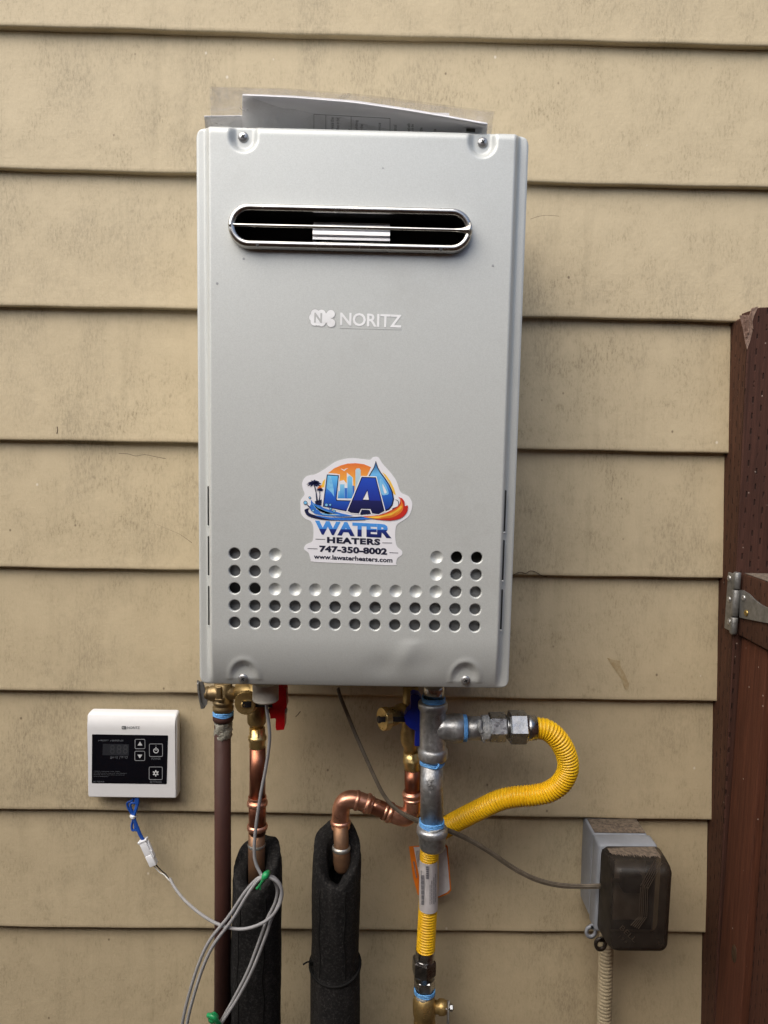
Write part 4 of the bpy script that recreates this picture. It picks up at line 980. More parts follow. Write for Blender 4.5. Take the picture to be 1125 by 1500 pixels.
# ------------------------------------------------------------------ foam sleeves
def foam(name, cxs, d, label, rpx, y_front, y_back, seed, ybot=1640, skew=0., side=.0):
    """split foam tube, top cut on the slant: low at the front, high at the back"""
    t_ = thing(name, U(cxs[-1][0], ybot, d), label, 'pipe insulation', 'black foam insulation sleeves on the copper pipes')
    n = 56; r_ = np.random.default_rng(seed); v = []; f = []; m_ = 46
    ph = r_.uniform(0, 6, 6)
    def cx(y):
        for (xa, ya), (xb, yb) in zip(cxs, cxs[1:]):
            if y <= yb: return xa+(xb-xa)*(y-ya)/(yb-ya)
        return cxs[-1][0]
    def topy(q):
        # q=0 is the front; raggedness
        return y_back+(y_front-y_back)*(max(0, math.cos(q*.5))**3.0)+skew*math.sin(q)+2.2*math.sin(3*q+ph[0])+1.2*math.sin(7*q+ph[1])
    rings = []
    for j in range(m_+1):
        s_ = j/m_
        row = []
        for i in range(n):
            q = 2*math.pi*i/n; qq = q if q <= math.pi else q-2*math.pi
            y = topy(qq)+(ybot-topy(qq))*s_; c = U(cx(y), y, d); R3 = rpx*S(cx(y), y, d)
            k = 1+.018*math.sin(2*q+ph[2]+y*.013)+.012*math.sin(3*q+ph[3]-y*.03)+.010*math.sin(y*.05+ph[4])+r_.uniform(-.009, .009)
            if s_ < .03: k *= .955
            row.append((c.x+R3*k*math.sin(q), c.y-R3*k*.86*math.cos(q), c.z))
        rings.append(row)
    inner_ = []
    for (dz, rk) in ((.0, .80), (.0, .47), (-.010, .40), (-.05, .37)):
        row = []
        for i in range(n):
            q = 2*math.pi*i/n; qq = q if q <= math.pi else q-2*math.pi; y = topy(qq)+2*(rk < .8); c = U(cx(y), y, d); R3 = rpx*S(cx(y), y, d)*rk
            # widened mouth
            row.append((c.x+R3*math.sin(q), c.y-R3*.9*math.cos(q), c.z+dz+.0012*math.sin(5*q+ph[5])))
        inner_.append(row)
    seq = list(reversed(inner_))+rings; v = [p for r in seq for p in r]
    for j in range(len(seq)-1):
        for i in range(n): f.append((j*n+i, j*n+(i+1) % n, (j+1)*n+(i+1) % n, (j+1)*n+i))
    bb = MB(); bb.add(v, f); bb.build('foam_tube', 'foam', t_)
    for q0, ww in ((.45, .0011), (-.62, .0007)):
        P = []
        for j in range(30):
            y = y_front+6+(ybot-y_front)*j/29; c = U(cx(y), y, d); R3 = rpx*S(cx(y), y, d)*1.005; q = q0+.05*math.sin(y*.03+ph[0])+.03*math.sin(y*.11)
            k = 1+.018*math.sin(2*q+ph[2]+y*.013)+.012*math.sin(3*q+ph[3]-y*.03)+.010*math.sin(y*.05+ph[4])
            P.append((c.x+R3*k*math.sin(q), c.y-R3*k*.86*math.cos(q), c.z))
        bb = MB(); bb.tube(P, ww, 6, 3); bb.build('seam', 'tie_black', t_)
    return t_
foam('foam_sleeve', [(376, 1230), (377, 1300), (374, 1500), (373, 1640)], dh-.004, 'black foam insulation sleeve behind the coiled grey cable, the left one', 36, 1290, 1240, 3, skew=-10)
f2 = foam('foam_sleeve', [(494, 1210), (494, 1250), (492, 1300), (491, 1400), (491, 1640)], .085, 'black foam insulation sleeve held by a zip tie, the right one', 35.5, 1282, 1216, 8)
zt = thing('zip_tie', U(491, 1420, .11), 'black zip tie round the right foam sleeve', 'zip tie', )
bb = MB(); c0 = U(491, 1411, .085); R3 = 36.6*S(491, 1411, .085); pts = []
for a in np.linspace(0, 2*math.pi, 48):
    pts.append((c0.x+R3*math.cos(a), c0.y+R3*.93*math.sin(a), c0.z+.009*math.sin(a)*1.0))
bb.tube(pts, .0021, 8, 1, spline=False, caps=False); bb.box(U(458, 1410, .095), .0035, .003, .003, .0008); bb.tube([U(458, 1410, .098), U(451, 1409, .102), U(444, 1413, .106)], .0011, 8, 5); bb.build('tie_strap', 'tie_black', zt)
bb = MB(); vl(bb, .0835, [(491, 1413, 35), (491, 1417, 36.4), (491, 1640, 36.2)], 40, caps=False)
cv = bb.build('lower_foam_tube', 'foam', f2)

# ------------------------------------------------------------------ cold side
dc = .085
kv = thing('cold_water_valve', U(600, 1090, dc), 'brass isolation valve with a dark blue handle, left of the galvanised tee', 'valve')
bb = MB(); vl(bb, dc, [(602, 1005, 11), (602, 1040, 13), (601, 1068, 13), (600, 1071, 13.6), (600, 1086, 13.2), (600, 1091, 11.5), (601, 1094, 10.2), (601, 1101, 10.2)])
bb.build('valve_body', 'brass', kv)
bb = MB(); vl(bb, dc, [(602, 1101, 11.4), (602, 1110, 11.4), (603, 1111, 12.6), (603, 1114, 13.2), (603, 1117, 12.8), (603, 1118.5, 12), (604, 1126, 12.2), (604, 1126.5, 11)]); bb.build('press_adapter', 'brass_bright', kv)
cc = U(559.5, 1053.5, dc+.032); nn_ = Vector((-1, -.55, .04)).normalized(); cap_disc(cc, nn_, 17*S(559, 1053, dc+.032), kv, .008)
bb = MB(); e_ = U(592, 1043, dc+.004); dirv = e_-(cc-nn_*.008); LL_ = dirv.length
pr_ = []
for k in range(7): pr_ += [(.03+k*.055, .0105), (.055+k*.055, .0118)]
bb.seg(cc-nn_*.008, e_, [(0, .0112), (.02, .0112)]+pr_+[(.46, .0100), (.7, .0100), (.72, .0122), (.95, .0122), (1, .010)], 24); bb.build('drain_port', 'brass_bright', kv)
bb = MB(); strap(bb, [(556, 1054, dc+.039), (562, 1054, dc+.040), (568, 1054, dc+.040), (580, 1053.5, dc+.036), (594, 1054, dc+.026)], 3.8); bb.build('cap_strap', 'rubber', kv)
bb = MB(); bb.lathe(cc+nn_*.003, nn_, [(0, .0045), (.0022, .0045), (.003, .003)], 16); bb.build('strap_eye', 'rubber', kv)
bb = MB(); bb.poly([U(x, y, dc+.030) for x, y in ((602, 1019), (606, 1016.5), (613, 1018), (618, 1024), (620, 1070), (608, 1070), (600, 1066), (594, 1060), (592, 1050), (596, 1043), (602, 1038))], Vector((0, 1, 0)), .016)
hd = bb.build('handle', 'blue', kv); md = hd.modifiers.new('edge', 'BEVEL'); md.width = .0022; md.segments = 3; md.limit_method = 'ANGLE'
bb = MB(); bb.box(U(612, 1078, dc+.024), .004, .005, .012, .0015); bb.build('handle_stop', 'blue', kv)
c2 = thing('copper_pipe', U(499, 1270, dc), 'copper pipe with two elbows crossing from the cold valve to the right foam sleeve', 'pipe')
rp = 11.6*S(560, 1180, dc)
bb = MB(); vl(bb, dc, [(604, 1126, 11.6), (604, 1165, 11.6)]); bb.build('pipe_tube', 'copper', c2)
bb = MB(); bb.tube([U(604, 1158, dc), U(604, 1176, dc), U(602.5, 1187, dc), U(596, 1196, dc+.001), U(587, 1196, dc+.001), U(572, 1190.5, dc)], rp*1.12, 24, 6); bb.build('elbow', 'copper_bright', c2)
bb = MB(); a_, b_ = U(576, 1192, dc), U(530, 1174, dc); bb.seg(a_, b_, [(0, rp), (1, rp)]); bb.build('pipe_tube', 'copper_bright', c2)
bb = MB(); bb.tube([U(545, 1180, dc), U(530, 1174.5, dc), U(518, 1171, dc), U(507, 1173, dc), U(500.5, 1182, dc), U(499, 1196, dc), U(499, 1212, dc)], rp*1.12, 24, 7); bb.build('elbow', 'copper_bright', c2)
bb = MB()
def ring_at(bb, x, y, dirpx, d, r1=1.32, w_=.0034):
    p = U(x, y, d); q = U(x+dirpx[0], y+dirpx[1], d); dd = (q-p).normalized()
    bb.lathe(p-dd*w_, dd, [(0, rp*1.12), (w_*.4, rp*r1*.96), (w_, rp*r1), (w_*1.6, rp*r1*.96), (w_*2, rp*1.12)], 26, caps=False)
ring_at(bb, 604, 1163, (0, 10), dc); ring_at(bb, 604, 1170, (0, 10), dc, 1.25, .002); ring_at(bb, 571, 1190, (-10, -3.8), dc); ring_at(bb, 564, 1187.5, (-10, -3.8), dc, 1.22, .002); ring_at(bb, 538, 1177, (-10, -3.8), dc); ring_at(bb, 523, 1172.5, (-10, -2), dc, 1.28, .003); ring_at(bb, 499, 1204, (0, 10), dc); ring_at(bb, 499, 1211, (0, 10), dc, 1.2, .002)
bb.build('press_ring', 'copper_bright', c2)
bb = MB(); bb.seg(U(562, 1186.5, dc), U(542, 1179, dc), [(0, rp*1.01), (1, rp*1.01)], caps=False); bb.build('straight_run', 'copper', c2)
bb = MB(); vl(bb, dc+.006, [(499, 1208, 11), (500, 1240, 10.8), (500, 1243, 12.4), (501, 1262, 12.8), (501, 1272, 11), (501, 1276, 8)]); bb.build('lower_tube', 'copper_old', c2)
bb = MB(); vl(bb, dc+.006, [(500, 1239, 11.5), (500, 1240.5, 13.4), (500, 1243, 13.6), (500, 1245, 12.6)], caps=False); bb.build('solder_joint', 'solder', c2)

# ------------------------------------------------------------------ gas tee and drip leg
dg = .135
gt_ = thing('gas_tee', U(634, 1240, dg), 'galvanised steel gas tee with capped drip leg under the heater', 'pipe fitting')
bb = MB(); vl(bb, dg, [(635.5, 1000, 15.5), (635.5, 1021, 15.5)]); bb.build('inlet_nipple', 'chrome', gt_)
cord_wrap(635, 1021.5, dg, 16.2, 4, par=gt_)
bb = MB(); vl(bb, dg, [(634, 1027, 18), (634, 1028, 20.5), (634, 1030, 21.6), (634, 1037, 21.4), (634, 1040, 20), (634, 1042, 19), (634, 1093, 19.3), (634, 1096, 20.5), (634, 1098, 22), (634, 1108, 22), (634, 1111, 20.5), (634, 1111.5, 17)], 36)
rr = S(660, 1066, dg)
bb.seg(U(634, 1065, dg), U(678, 1066.5, dg), [(0, 18.5*rr), (.40, 18.8*rr), (.60, 19.5*rr), (.68, 20.8*rr), (.95, 20.8*rr), (1., 19*rr)], 36)
# web between run and branch
bb.box(U(648, 1066, dg), 13*rr, 9*rr, 20*rr, 8*rr)
tee = bb.build('tee_body', 'galv', gt_)
MT['emb'] = M('embossed_marks', (.60, .61, .62), .3, .9, (.45, .46, .47), 200)
def onpipe(x, y, cx=634, r=19.6, d=dg):
    k = max(-.98, min(.98, (x-cx)/r)); return U(x, y, d+r*S(cx, y, d)*math.sqrt(1-k*k)+.0003)
A_ = circ(640, 1052.5, 4.6, n=20); B_ = circ(640, 1052.5, 3.6, n=20); q = MB(); q.add([onpipe(*p) for p in A_+B_], [(i, (i+1) % 20, 20+(i+1) % 20, 20+i) for i in range(20)], False); q.build('cast_ring_mark', 'emb', gt_)
text('C', [(638, 1050), (642, 1050), (642, 1055), (638, 1055)], onpipe, 'emb', gt_); text('3/4', [(631, 1069), (645, 1071), (645, 1076), (631, 1074)], onpipe, 'emb', gt_)
cord_wrap(633, 1113.5, dg, 17.2, 3, par=gt_, tail=True)
bb = MB(); vl(bb, dg, [(632.5, 1111, 16.6), (632.5, 1205, 16.8)]); bb.build('drip_leg', 'galv', gt_)
text('SCH 40', [(627, 1158), (627, 1142), (636, 1142), (636, 1158)], lambda x, y: onpipe(x, y, 632.5, 17), 'emb', gt_)
cord_wrap(632.5, 1202, dg, 17.2, 4, par=gt_)
bb = MB(); lump(bb, dg, 632.5, 1206, 1214, 18.5, m_=5, amp=.08, seed=4); bb.build('sealant', 'dope_grey', gt_)
bb = MB(); vl(bb, dg, [(633, 1209, 17), (633, 1211, 20.5), (633, 1213, 22.6), (633, 1219, 23), (633, 1222, 21.5), (633, 1224, 20), (633, 1238, 19.2), (633, 1242, 17.5), (633, 1243.5, 13), (633, 1244, 2)], 36); bb.build('pipe_cap', 'galv', gt_)
def cring(x, y, d, r, par, w_=.0035):
    p = U(x, y, d); bb = MB(); R3 = r*S(x, y, d)
    for i in range(3):
        pts = [(p.x+i*.0016, p.y+R3*math.cos(a), p.z+R3*math.sin(a)) for a in np.linspace(0, 2*math.pi, 30)]; bb.tube(pts, .0011, 8, 1, spline=False, caps=False)
    bb.build('sealing_cord', 'tape', par)
cring(678.5, 1066.5, dg, 18.4, gt_)
bb = MB(); bb.seg(U(676, 1066.5, dg), U(716, 1066.5, dg), [(0, 16.6*rr), (1, 16.8*rr)]); bb.build('side_nipple', 'galv', gt_)
bb = MB(); v0 = U(703, 1066, dg); r_ = np.random.default_rng(9)
pr_ = [(k/8, (17+r_.uniform(.0, 2.2))*rr) for k in range(9)]; bb.seg(U(705, 1066.5, dg), U(717, 1066.5, dg), pr_, 24)
bb.tube([U(701, 1062, dg+.0135), U(704, 1070, dg+.0145), U(708, 1080, dg+.011), U(709, 1086, dg+.008)], .0022, 8, 6); bb.tube([U(704, 1055, dg+.012), U(702, 1064, dg+.0145), U(706, 1073, dg+.0145)], .0026, 8, 6); bb.build('sealant', 'dope_grey', gt_)

# ------------------------------------------------------------------ yellow gas hose
hs = thing('gas_hose', U(622, 1395, .05), 'yellow coated corrugated gas hose looping from the galvanised tee down to the brass gas valve', 'gas hose')
def hexnut(bb, a, b_, r, rot=.0):
    a, b_ = Vector(a), Vector(b_); L_ = (b_-a).length; bb.lathe(a, b_-a, [(0, r*.90), (L_*.08, r), (L_*.92, r), (L_, r*.90)], 6, False, rot=rot)
    bb.lathe(a, b_-a, [(-.0006, r*.8), (L_+.0006, r*.8)], 24)
bb = MB(); hexnut(bb, U(716, 1065, dg), U(741, 1065, dg), 21.5*rr, .35); bb.lathe(U(740, 1065, dg), (1, 0, 0), [(0, 15*rr), (6*rr, 15*rr)], 24); bb.build('flare_fitting', 'nut', hs)
bb = MB(); hexnut(bb, U(745, 1065, dg), U(771, 1065, dg), 24.5*rr, .25); bb.build('hex_nut', 'nut', hs)
bb = MB(); bb.seg(U(770, 1066, dg), U(785, 1066.5, dg), [(0, 18.5*rr), (.5, 18.5*rr), (.55, 17.8*rr), (1, 17.8*rr)]); bb.build('collar', 'nut', hs)
P = [(780, 1067, dg), (792, 1067, dg), (804, 1071, dg), (818, 1084, dg), (829, 1104, dg-.002), (832, 1126, dg-.005), (822, 1147, dg-.010), (803, 1160, dg-.016), (780, 1165, dg-.022), (756, 1167, dg-.028), (732, 1172, dg-.035), (706, 1184, dg-.045), (680, 1197, dg-.055), (658, 1209, dg-.066), (640, 1221, dg-.078), (631, 1238, dg-.085), (628.5, 1262, dg-.088), (628, 1300, dg-.088), (626, 1345, dg-.087), (623, 1398, dg-.085)]
PITCHH = .0039
bb = MB(); Rh = .01235
bb.tube([U(*p) for p in P], Rh, 28, 30, rf=lambda L_: Rh+.0005+.0023*(abs(math.cos(math.pi*L_/PITCHH))**.7-.75), even=PITCHH/10)
bb.build('corrugated_tube', 'yellow', hs)
dl = dg-.086
bb = MB(); vl(bb, dl, [(628, 1258, 13.6), (627.5, 1330, 13.9)], caps=False); wr = bb.build('wrap_label', 'card', hs)
wp = lambda x, y: onpipe(x, y, 627.7, 14.4, dl)
q = MB()
for x0, y0, x1, y1 in ((617, 1282, 621, 1326), (624, 1269, 628, 1288), (616.5, 1275, 617.3, 1300), (632, 1290, 633, 1325), (635, 1285, 636, 1325), (637.5, 1280, 638.2, 1322), (629.5, 1296, 630.3, 1326)):
    for k in range(6):
        ya, yb = y0+(y1-y0)*k/6, y0+(y1-y0)*(k+1)/6-.6; q.add([wp(x0, ya), wp(x1, ya), wp(x1, yb), wp(x0, yb)], [(0, 1, 2, 3)], False)
q.build('label_print', 'lbl_grey', wr)
tg = thing('warning_tag', U(630, 1240, .03), 'orange and white folded paper tag hanging behind the yellow hose', 'tag')
def tagp(P, mat, d, name, par): bb = MB(); bb.poly([U(x, y, d+(x-630)*.00015) for x, y in P], Vector((0, 1, 0)), .0004); return bb.build(name, mat, par)
tagp([(599, 1240), (652, 1236), (656, 1240), (661, 1304), (657, 1309), (643, 1315), (612, 1311), (605, 1285)], 'orange', .032, 'tag_card', tg)
tagp([(606, 1241), (651, 1239), (654, 1242), (659, 1303), (655, 1307), (643, 1313), (618, 1304)], 'card', .0331, 'tag_face', tg)
q = MB()
for k in range(10):
    x = 641+k*1.6; q.poly([U(x, 1244+k*.3, .0340), U(x+.5, 1244+k*.3, .0340), U(x+2.2, 1303-k*.3, .0342), U(x+1.6, 1303-k*.3, .0342)])
for k in range(3): q.poly([U(609+k*2, 1246, .0340), U(610+k*2, 1246, .0340), U(613+k*2, 1270, .0340), U(612+k*2, 1270, .0340)])
q.poly([U(605, 1262, .0330), U(607, 1262, .0330), U(611, 1286, .0330), U(609.5, 1286, .0330)])
q.build('tag_print', 'lbl_grey', tg)
# lower fittings
db = dg-.085
gv = thing('gas_valve', U(622, 1500, db), 'brass gas shutoff valve with grey lever at the bottom of the yellow hose', 'valve')
bb = MB(); vl(bb, db, [(623, 1390, 14.2), (623, 1396, 14.4), (622.5, 1405, 14.2)], caps=False); vl(bb, db, [(622.5, 1400, 14), (622, 1408, 14)]); bb.build('collar', 'nut', gv)
bb = MB(); vl(bb, db, [(621.5, 1403, 16), (621.5, 1406, 18), (621, 1424, 18), (621, 1427, 16)], 6, False, rot=.15); vl(bb, db, [(621.5, 1402, 14), (621, 1433, 14)]); bb.build('hex_nut', 'nutdark', gv)
bb = MB(); vl(bb, db, [(622, 1431, 13), (622, 1433, 15.5), (622, 1446, 15.5), (622, 1448, 14)], 6, False, rot=.45); vl(bb, db, [(622, 1429, 12.5), (622, 1452, 13)]); bb.build('flare_fitting', 'nut', gv)
cord_wrap(622, 1448.5, db, 14.6, 3, par=gv)
bb = MB(); lump(bb, db, 622, 1451, 1458, 15, m_=5, amp=.12, seed=6); bb.build('sealant', 'dope_grey', gv)
bb = MB(); vl(bb, db, [(622, 1455, 15.2), (622, 1465, 15.2), (621.5, 1467, 16.8), (621.5, 1485, 16.8), (622, 1489, 15.4), (622, 1493, 15.2), (622, 1496, 16), (622, 1530, 16), (622, 1640, 15)])
rb = S(640, 1475, db); bb.seg(U(630, 1475, db), U(656, 1475.5, db), [(0, 9*rb), (.45, 9*rb), (.5, 11*rb), (.78, 11*rb), (.85, 9.5*rb), (1, 9*rb)], 24); bb.build('valve_body', 'brass', gv)
text('125', [(620, 1492), (620, 1480), (630, 1480), (630, 1492)], lambda x, y: onpipe(x, y, 621.5, 17, db), 'brass_bright', gv)
text('1/2 FIP', [(612, 1476), (633, 1476.5), (633, 1480), (612, 1479.5)], lambda x, y: onpipe(x, y, 621.5, 17, db), 'brass_bright', gv)
bb = MB(); bb.seg(U(653, 1476, db+.004), U(664, 1476, db+.004), [(0, .0035), (1, .0035)], 12); bb.lathe(U(651, 1476, db+.004), (1, 0, 0), [(0, .0047), (.0028, .0047)], 6, False); bb.lathe(U(659, 1476, db+.004), (1, 0, 0), [(0, .0047), (.0036, .0047)], 6, False); bb.build('stem_nut', 'nut', gv)
bb = MB(); pts = [U(657, 1466, db+.012), U(656.5, 1478, db+.018), U(656, 1500, db+.024), U(655, 1560, db+.03)]
for a_, b_ in zip(pts, pts[1:]): d_, n__, s__ = orient(a_, b_); bb.box((a_+b_)/2, .0011, .006, (b_-a_).length/2+.0005, .0008, (s__, n__, d_))
bb.build('lever', 'zinc', gv)

# ------------------------------------------------------------------ flat cord to the outlet box
fc = thing('power_cord', U(497, 1014, .06), 'thin brown flat cord sagging from under the heater to the smoked outlet box', 'cord')
P = [(495, 1008, .075), (499, 1022, .078), (508, 1044, .085), (520, 1074, .09), (534, 1106, .094), (549, 1139, .098), (563, 1166, .100), (580, 1185, .103), (602, 1198, .104), (628, 1208, .103), (655, 1216, .100), (685, 1229, .094), (716, 1247, .088), (748, 1269, .084), (782, 1287, .082), (815, 1296, .080), (848, 1298.5, .078), (880, 1298, .078)]
bb = MB()
for k in (-1, 0, 1):
    Q = [Vector(U(x+k*.7*(1 if i < 8 else .2), y-k*(1.1 if i < 8 else 2.2), d+abs(k)*-.0003)) for i, (x, y, d) in enumerate(P)]; bb.tube(Q, .00155 if k else .0017, 8, 8)
bb.build('cord_sheath', 'cord', fc)

# ------------------------------------------------------------------ outlet box
ob = thing('outlet_box', U(890, 1320, 0), 'grey weatherproof outlet box with a smoked brown bubble cover, on the siding near the gate', 'outlet box')
w0, w1 = U(857, 1200, 0), U(928, 1318, 0)
OX0, OX1, OZ1, OZ0 = w0.x, w1.x, w0.z, w1.z
def obx(name, mat, d0, d1, gx0=0, gx1=0, gz1=0, gz0=0, bev=.003, par=ob):
    bb = MB(); bb.box(((OX0+gx0+OX1+gx1)/2, -(d0+d1)/2, (OZ1+gz1+OZ0+gz0)/2), (OX1+gx1-OX0-gx0)/2, (d1-d0)/2, (OZ1+gz1-OZ0-gz0)/2, bev); return bb.build(name, mat, par)
obx('back_box', 'box_grey', -.012, .038, bev=.004)
b1 = obx('cover_frame', 'box_grey', .037, .066, -.0005, .004, .000, -.004, .005)
bb = MB(); bb.box(((OX0+OX1)/2, -.018, OZ1+.0006), (OX1-OX0)/2-.003, .018, .0006, .0003); bb.build('dust_layer', 'dust', ob)
bb = MB(); bb.box(((OX0+OX1)/2+.002, -.0665, (OZ0+OZ1)/2-.002), (OX1-OX0)/2-.002, .001, (OZ1-OZ0)/2-.004, .0008); bb.build('gasket', 'black', ob)
bb = MB(); bb.box(((OX0+OX1)/2+.004, -.069, (OZ0+OZ1)/2), .021, .0025, .044, .002); bb.build('receptacle', 'white_pl', ob)
bb = MB(); bb.box(((OX0+OX1)/2+.001, -.081, (OZ0+OZ1)/2+.020), .013, .010, .013, .004); bb.build('plug', 'rubber', ob)
bb = MB(); bb.box(((OX0+OX1)/2-.016, -.078, (OZ0+OZ1)/2+.018), .016, .002, .003, .001); bb.build('plug_lead', 'cord', ob)
# bubble cover: tapered rounded box built as stacked rounded rectangles
rows = [(.067, 0, 1), (.080, .0003, 1), (.098, .0012, 1), (.108, .0030, 1), (.1135, .0065, 1), (.1155, .012, 1)]
v = []; n = 0; ox0, ox1, oz1, oz0 = OX0+.0035, OX1+.0065, OZ1-.0012, OZ0-.0010
for d, ins, _ in rows:
    R2 = rrect(ox0+ins, ox1-ins, oz0+ins, oz1-ins, max(.010-ins*.3, .004), 6); n = len(R2)
    for x, z in R2:
        # barrel-sided
        u = (z-oz0)/(oz1-oz0); bx = .0035*(1-(2*u-1)**2); tx = (x-ox0)/(ox1-ox0)
        v.append((x+bx*(tx-.3), -d-.004*(tx-.5), z+.003*(tx-.5)))
bb = MB(); bb.add(v, [(j*n+i, j*n+(i+1) % n, (j+1)*n+(i+1) % n, (j+1)*n+i) for j in range(len(rows)-1) for i in range(n)]); o = len(bb.v)-n; bb.f.append(tuple(range(o, o+n))); bb.s.append(True)
cvr = bb.build('bubble_cover', 'smoke', ob)
def covp(x, y): return U(x, y, .1163+.0035*((x-930)/80))
q = MB()
def stripe(x0, y0, x1, y1, wd=.45):
    a, c = Vector((x0, y0)), Vector((x1, y1)); n2 = Vector((-(c-a).y, (c-a).x)).normalized()*wd
    q.poly([covp(*(a+n2)), covp(*(c+n2)), covp(*(c-n2)), covp(*(a-n2))], Vector((0, 1, 0)), .0006)
for k in range(5):
    stripe(960+k*2.5, 1259+k*1.4, 938.5+k*2.6, 1298+k*1.2); stripe(938.5+k*2.6, 1300, 936.5+k*2.8, 1342); stripe(936.5+k*2.8, 1343, 924+k*2.8, 1356+k*1.2)
MT['smoke_rib'] = M('smoked_ribs', (.060, .046, .035), .4)
q.build('raised_ribs', 'smoke_rib', cvr)
text('BELL', [(912, 1355), (934, 1376), (929, 1381), (907, 1360)], covp, 'smoke_rib', cvr); text('1 9 6', [(909, 1370), (920, 1379), (917, 1382), (906, 1373)], covp, 'smoke_rib', cvr)
bb = MB(); r_ = np.random.default_rng(3); Pt = []
nn2 = 60
zt_ = lambda x: oz1+.003*((x-ox0)/(ox1-ox0)-.5)+.0005
for k in range(nn2+1): x = ox0+.006+(ox1-ox0-.016)*k/nn2; Pt.append((x, -.0700, zt_(x)))
for k in range(nn2, -1, -1): x = ox0+.006+(ox1-ox0-.016)*k/nn2; u = k/nn2; Pt.append((x, -(.086+.010*u+r_.uniform(-.006, .004)), zt_(x)))
m2 = nn2+1
bb.add(Pt, [(i, i+1, 2*m2-2-i, 2*m2-1-i) for i in range(nn2)])
bb.build('settled_dust', 'dust', cvr)
def eyelet(c, R, r, th, mat, name, par, tail):
    bb = MB(); n = 20; v = []
    for rad, y in ((R, 0), (R, th), (r, th), (r, 0)): v += [(c.x+rad*math.cos(2*math.pi*i/n), c.y+y, c.z+rad*math.sin(2*math.pi*i/n)*1.15) for i in range(n)]
    bb.add(v, [(j*n+i, j*n+(i+1) % n, ((j+1) % 4)*n+(i+1) % n, ((j+1) % 4)*n+i) for j in range(4) for i in range(n)])
    bb.box(c+Vector(tail), abs(tail[0])+.002, th/2, .0035, .001); bb.build(name, mat, par)
eyelet(U(866, 1366, .058), .0085, .0042, .003, 'box_grey', 'locking_eye', ob, (.006, .0015, .008)); eyelet(U(880, 1384, .075), .0088, .0045, .003, 'smoke', 'cover_eye', ob, (.005, .0015, .007))
bb = MB(); bb.lathe(U(890, 1322, .028)+Vector((0, 0, -.002)), (0, 0, -1), [(0, .014), (.012, .014), (.014, .012)], 24); bb.build('conduit_hub', 'box_grey', ob)
cdt = thing('flexible_conduit', U(885, 1500, .03), 'beige ribbed flexible conduit running down from the outlet box', 'conduit')
bb = MB(); dcn = .026
bb.tube([U(889, 1350, dcn), U(887.5, 1400, dcn), U(886.5, 1440, dcn), U(885, 1500, dcn), U(884, 1560, dcn), U(883, 1660, dcn)], .0098, 20, 40, rf=lambda L_: .0098+.0009*abs(math.cos(math.pi*L_/.0056)), even=.0056/8); bb.build('ribbed_tube', 'conduit', cdt)

# ------------------------------------------------------------------ gate post
PD = .036
pA, pB = U(1077, 466, 0), U(1027, 1520, 0)
ln = (pA.x-pB.x)/(pA.z-pB.z)                       # the post leans a little
def PX(z): return pB.x+(z-pB.z)*ln
po = thing('gate_post', (PX(0), -.02, 0), 'dark reddish brown treated gate post with a split top corner against the siding', 'post')
ztop = U(1110, 449, PD).z; W_ = .089
bb = MB(); prof = []
xs_ = [0, .0012, W_-.0012, W_]
# top outline on the front: lower broken shoulder at the left, full height further right
step = U(1083, 462, PD).z; xb1 = UX(0, 0, 1) if False else None
front = [(0, step-.002), (.003, step+.001), (.006, step+.0005), (.0078, step+.001), (.0088, ztop-.003), (.014, ztop-.001), (.030, ztop), (.060, ztop-.001), (W_, ztop)]
v = []; f = []
for x, z in front:
    for y in (.03, -PD+.0018): v.append((PX(z)+x, y, z))
    v.append((PX(z)+x+(0 if x else .0018), -PD, z-.001))
m_ = len(front)
for x, z in front: 
    for y in (.03, -PD+.0018): v.append((PX(0)+x, y, 0))
    v.append((PX(0)+x+(0 if x else .0018), -PD, 0))
for i in range(m_-1):
    a = i*3; c = (i+1)*3; o = m_*3
    f += [(a, c, c+1, a+1), (a+1, c+1, c+2, a+2)]                         # top
    f += [(a+2, c+2, o+c+2, o+a+2)]                                       # front
f.append((1, 2, m_*3+2, m_*3+1)); e = (m_-1)*3; f.append((e, e+1, m_*3+e+1, m_*3+e)); f.append((e+1, e+2, m_*3+e+2, m_*3+e+1))
bb.add(v, f, False); bb.build('post_front', 'wood_post', po)
bb = MB(); bb.add([(PX(step)-.0003, .03, step-.002), (PX(step)-.0003, -PD+.0018, step-.002), (PX(0)-.0003, -PD+.0018, 0), (PX(0)-.0003, .03, 0)], [(0, 1, 2, 3)], False); bb.build('post_side', 'wood_side', po)
# raw split scar: a sunken wedge
sP = [(1083.5, 462), (1098, 461), (1102, 451), (1111, 449), (1105, 462), (1101, 475), (1103, 483), (1099, 499), (1094.5, 512), (1091.5, 500), (1088, 480)]
bb = MB(); bb.poly([U(x, y, PD+.0006) for x, y in sP], Vector((0, 1, 0)), .0008); bb.build('split_scar', 'wood_raw', po)
bb = MB()
for P in ([(1101, 452), (1099.5, 462), (1101.5, 472), (1103, 483)], [(1091, 463), (1093, 480), (1094, 495)], [(1096, 462), (1097, 476), (1096, 490)]): bb.tube([U(x, y, PD+.001) for x, y in P], .0007, 6, 5)
bb.build('split_grain', 'wood_raw', po)

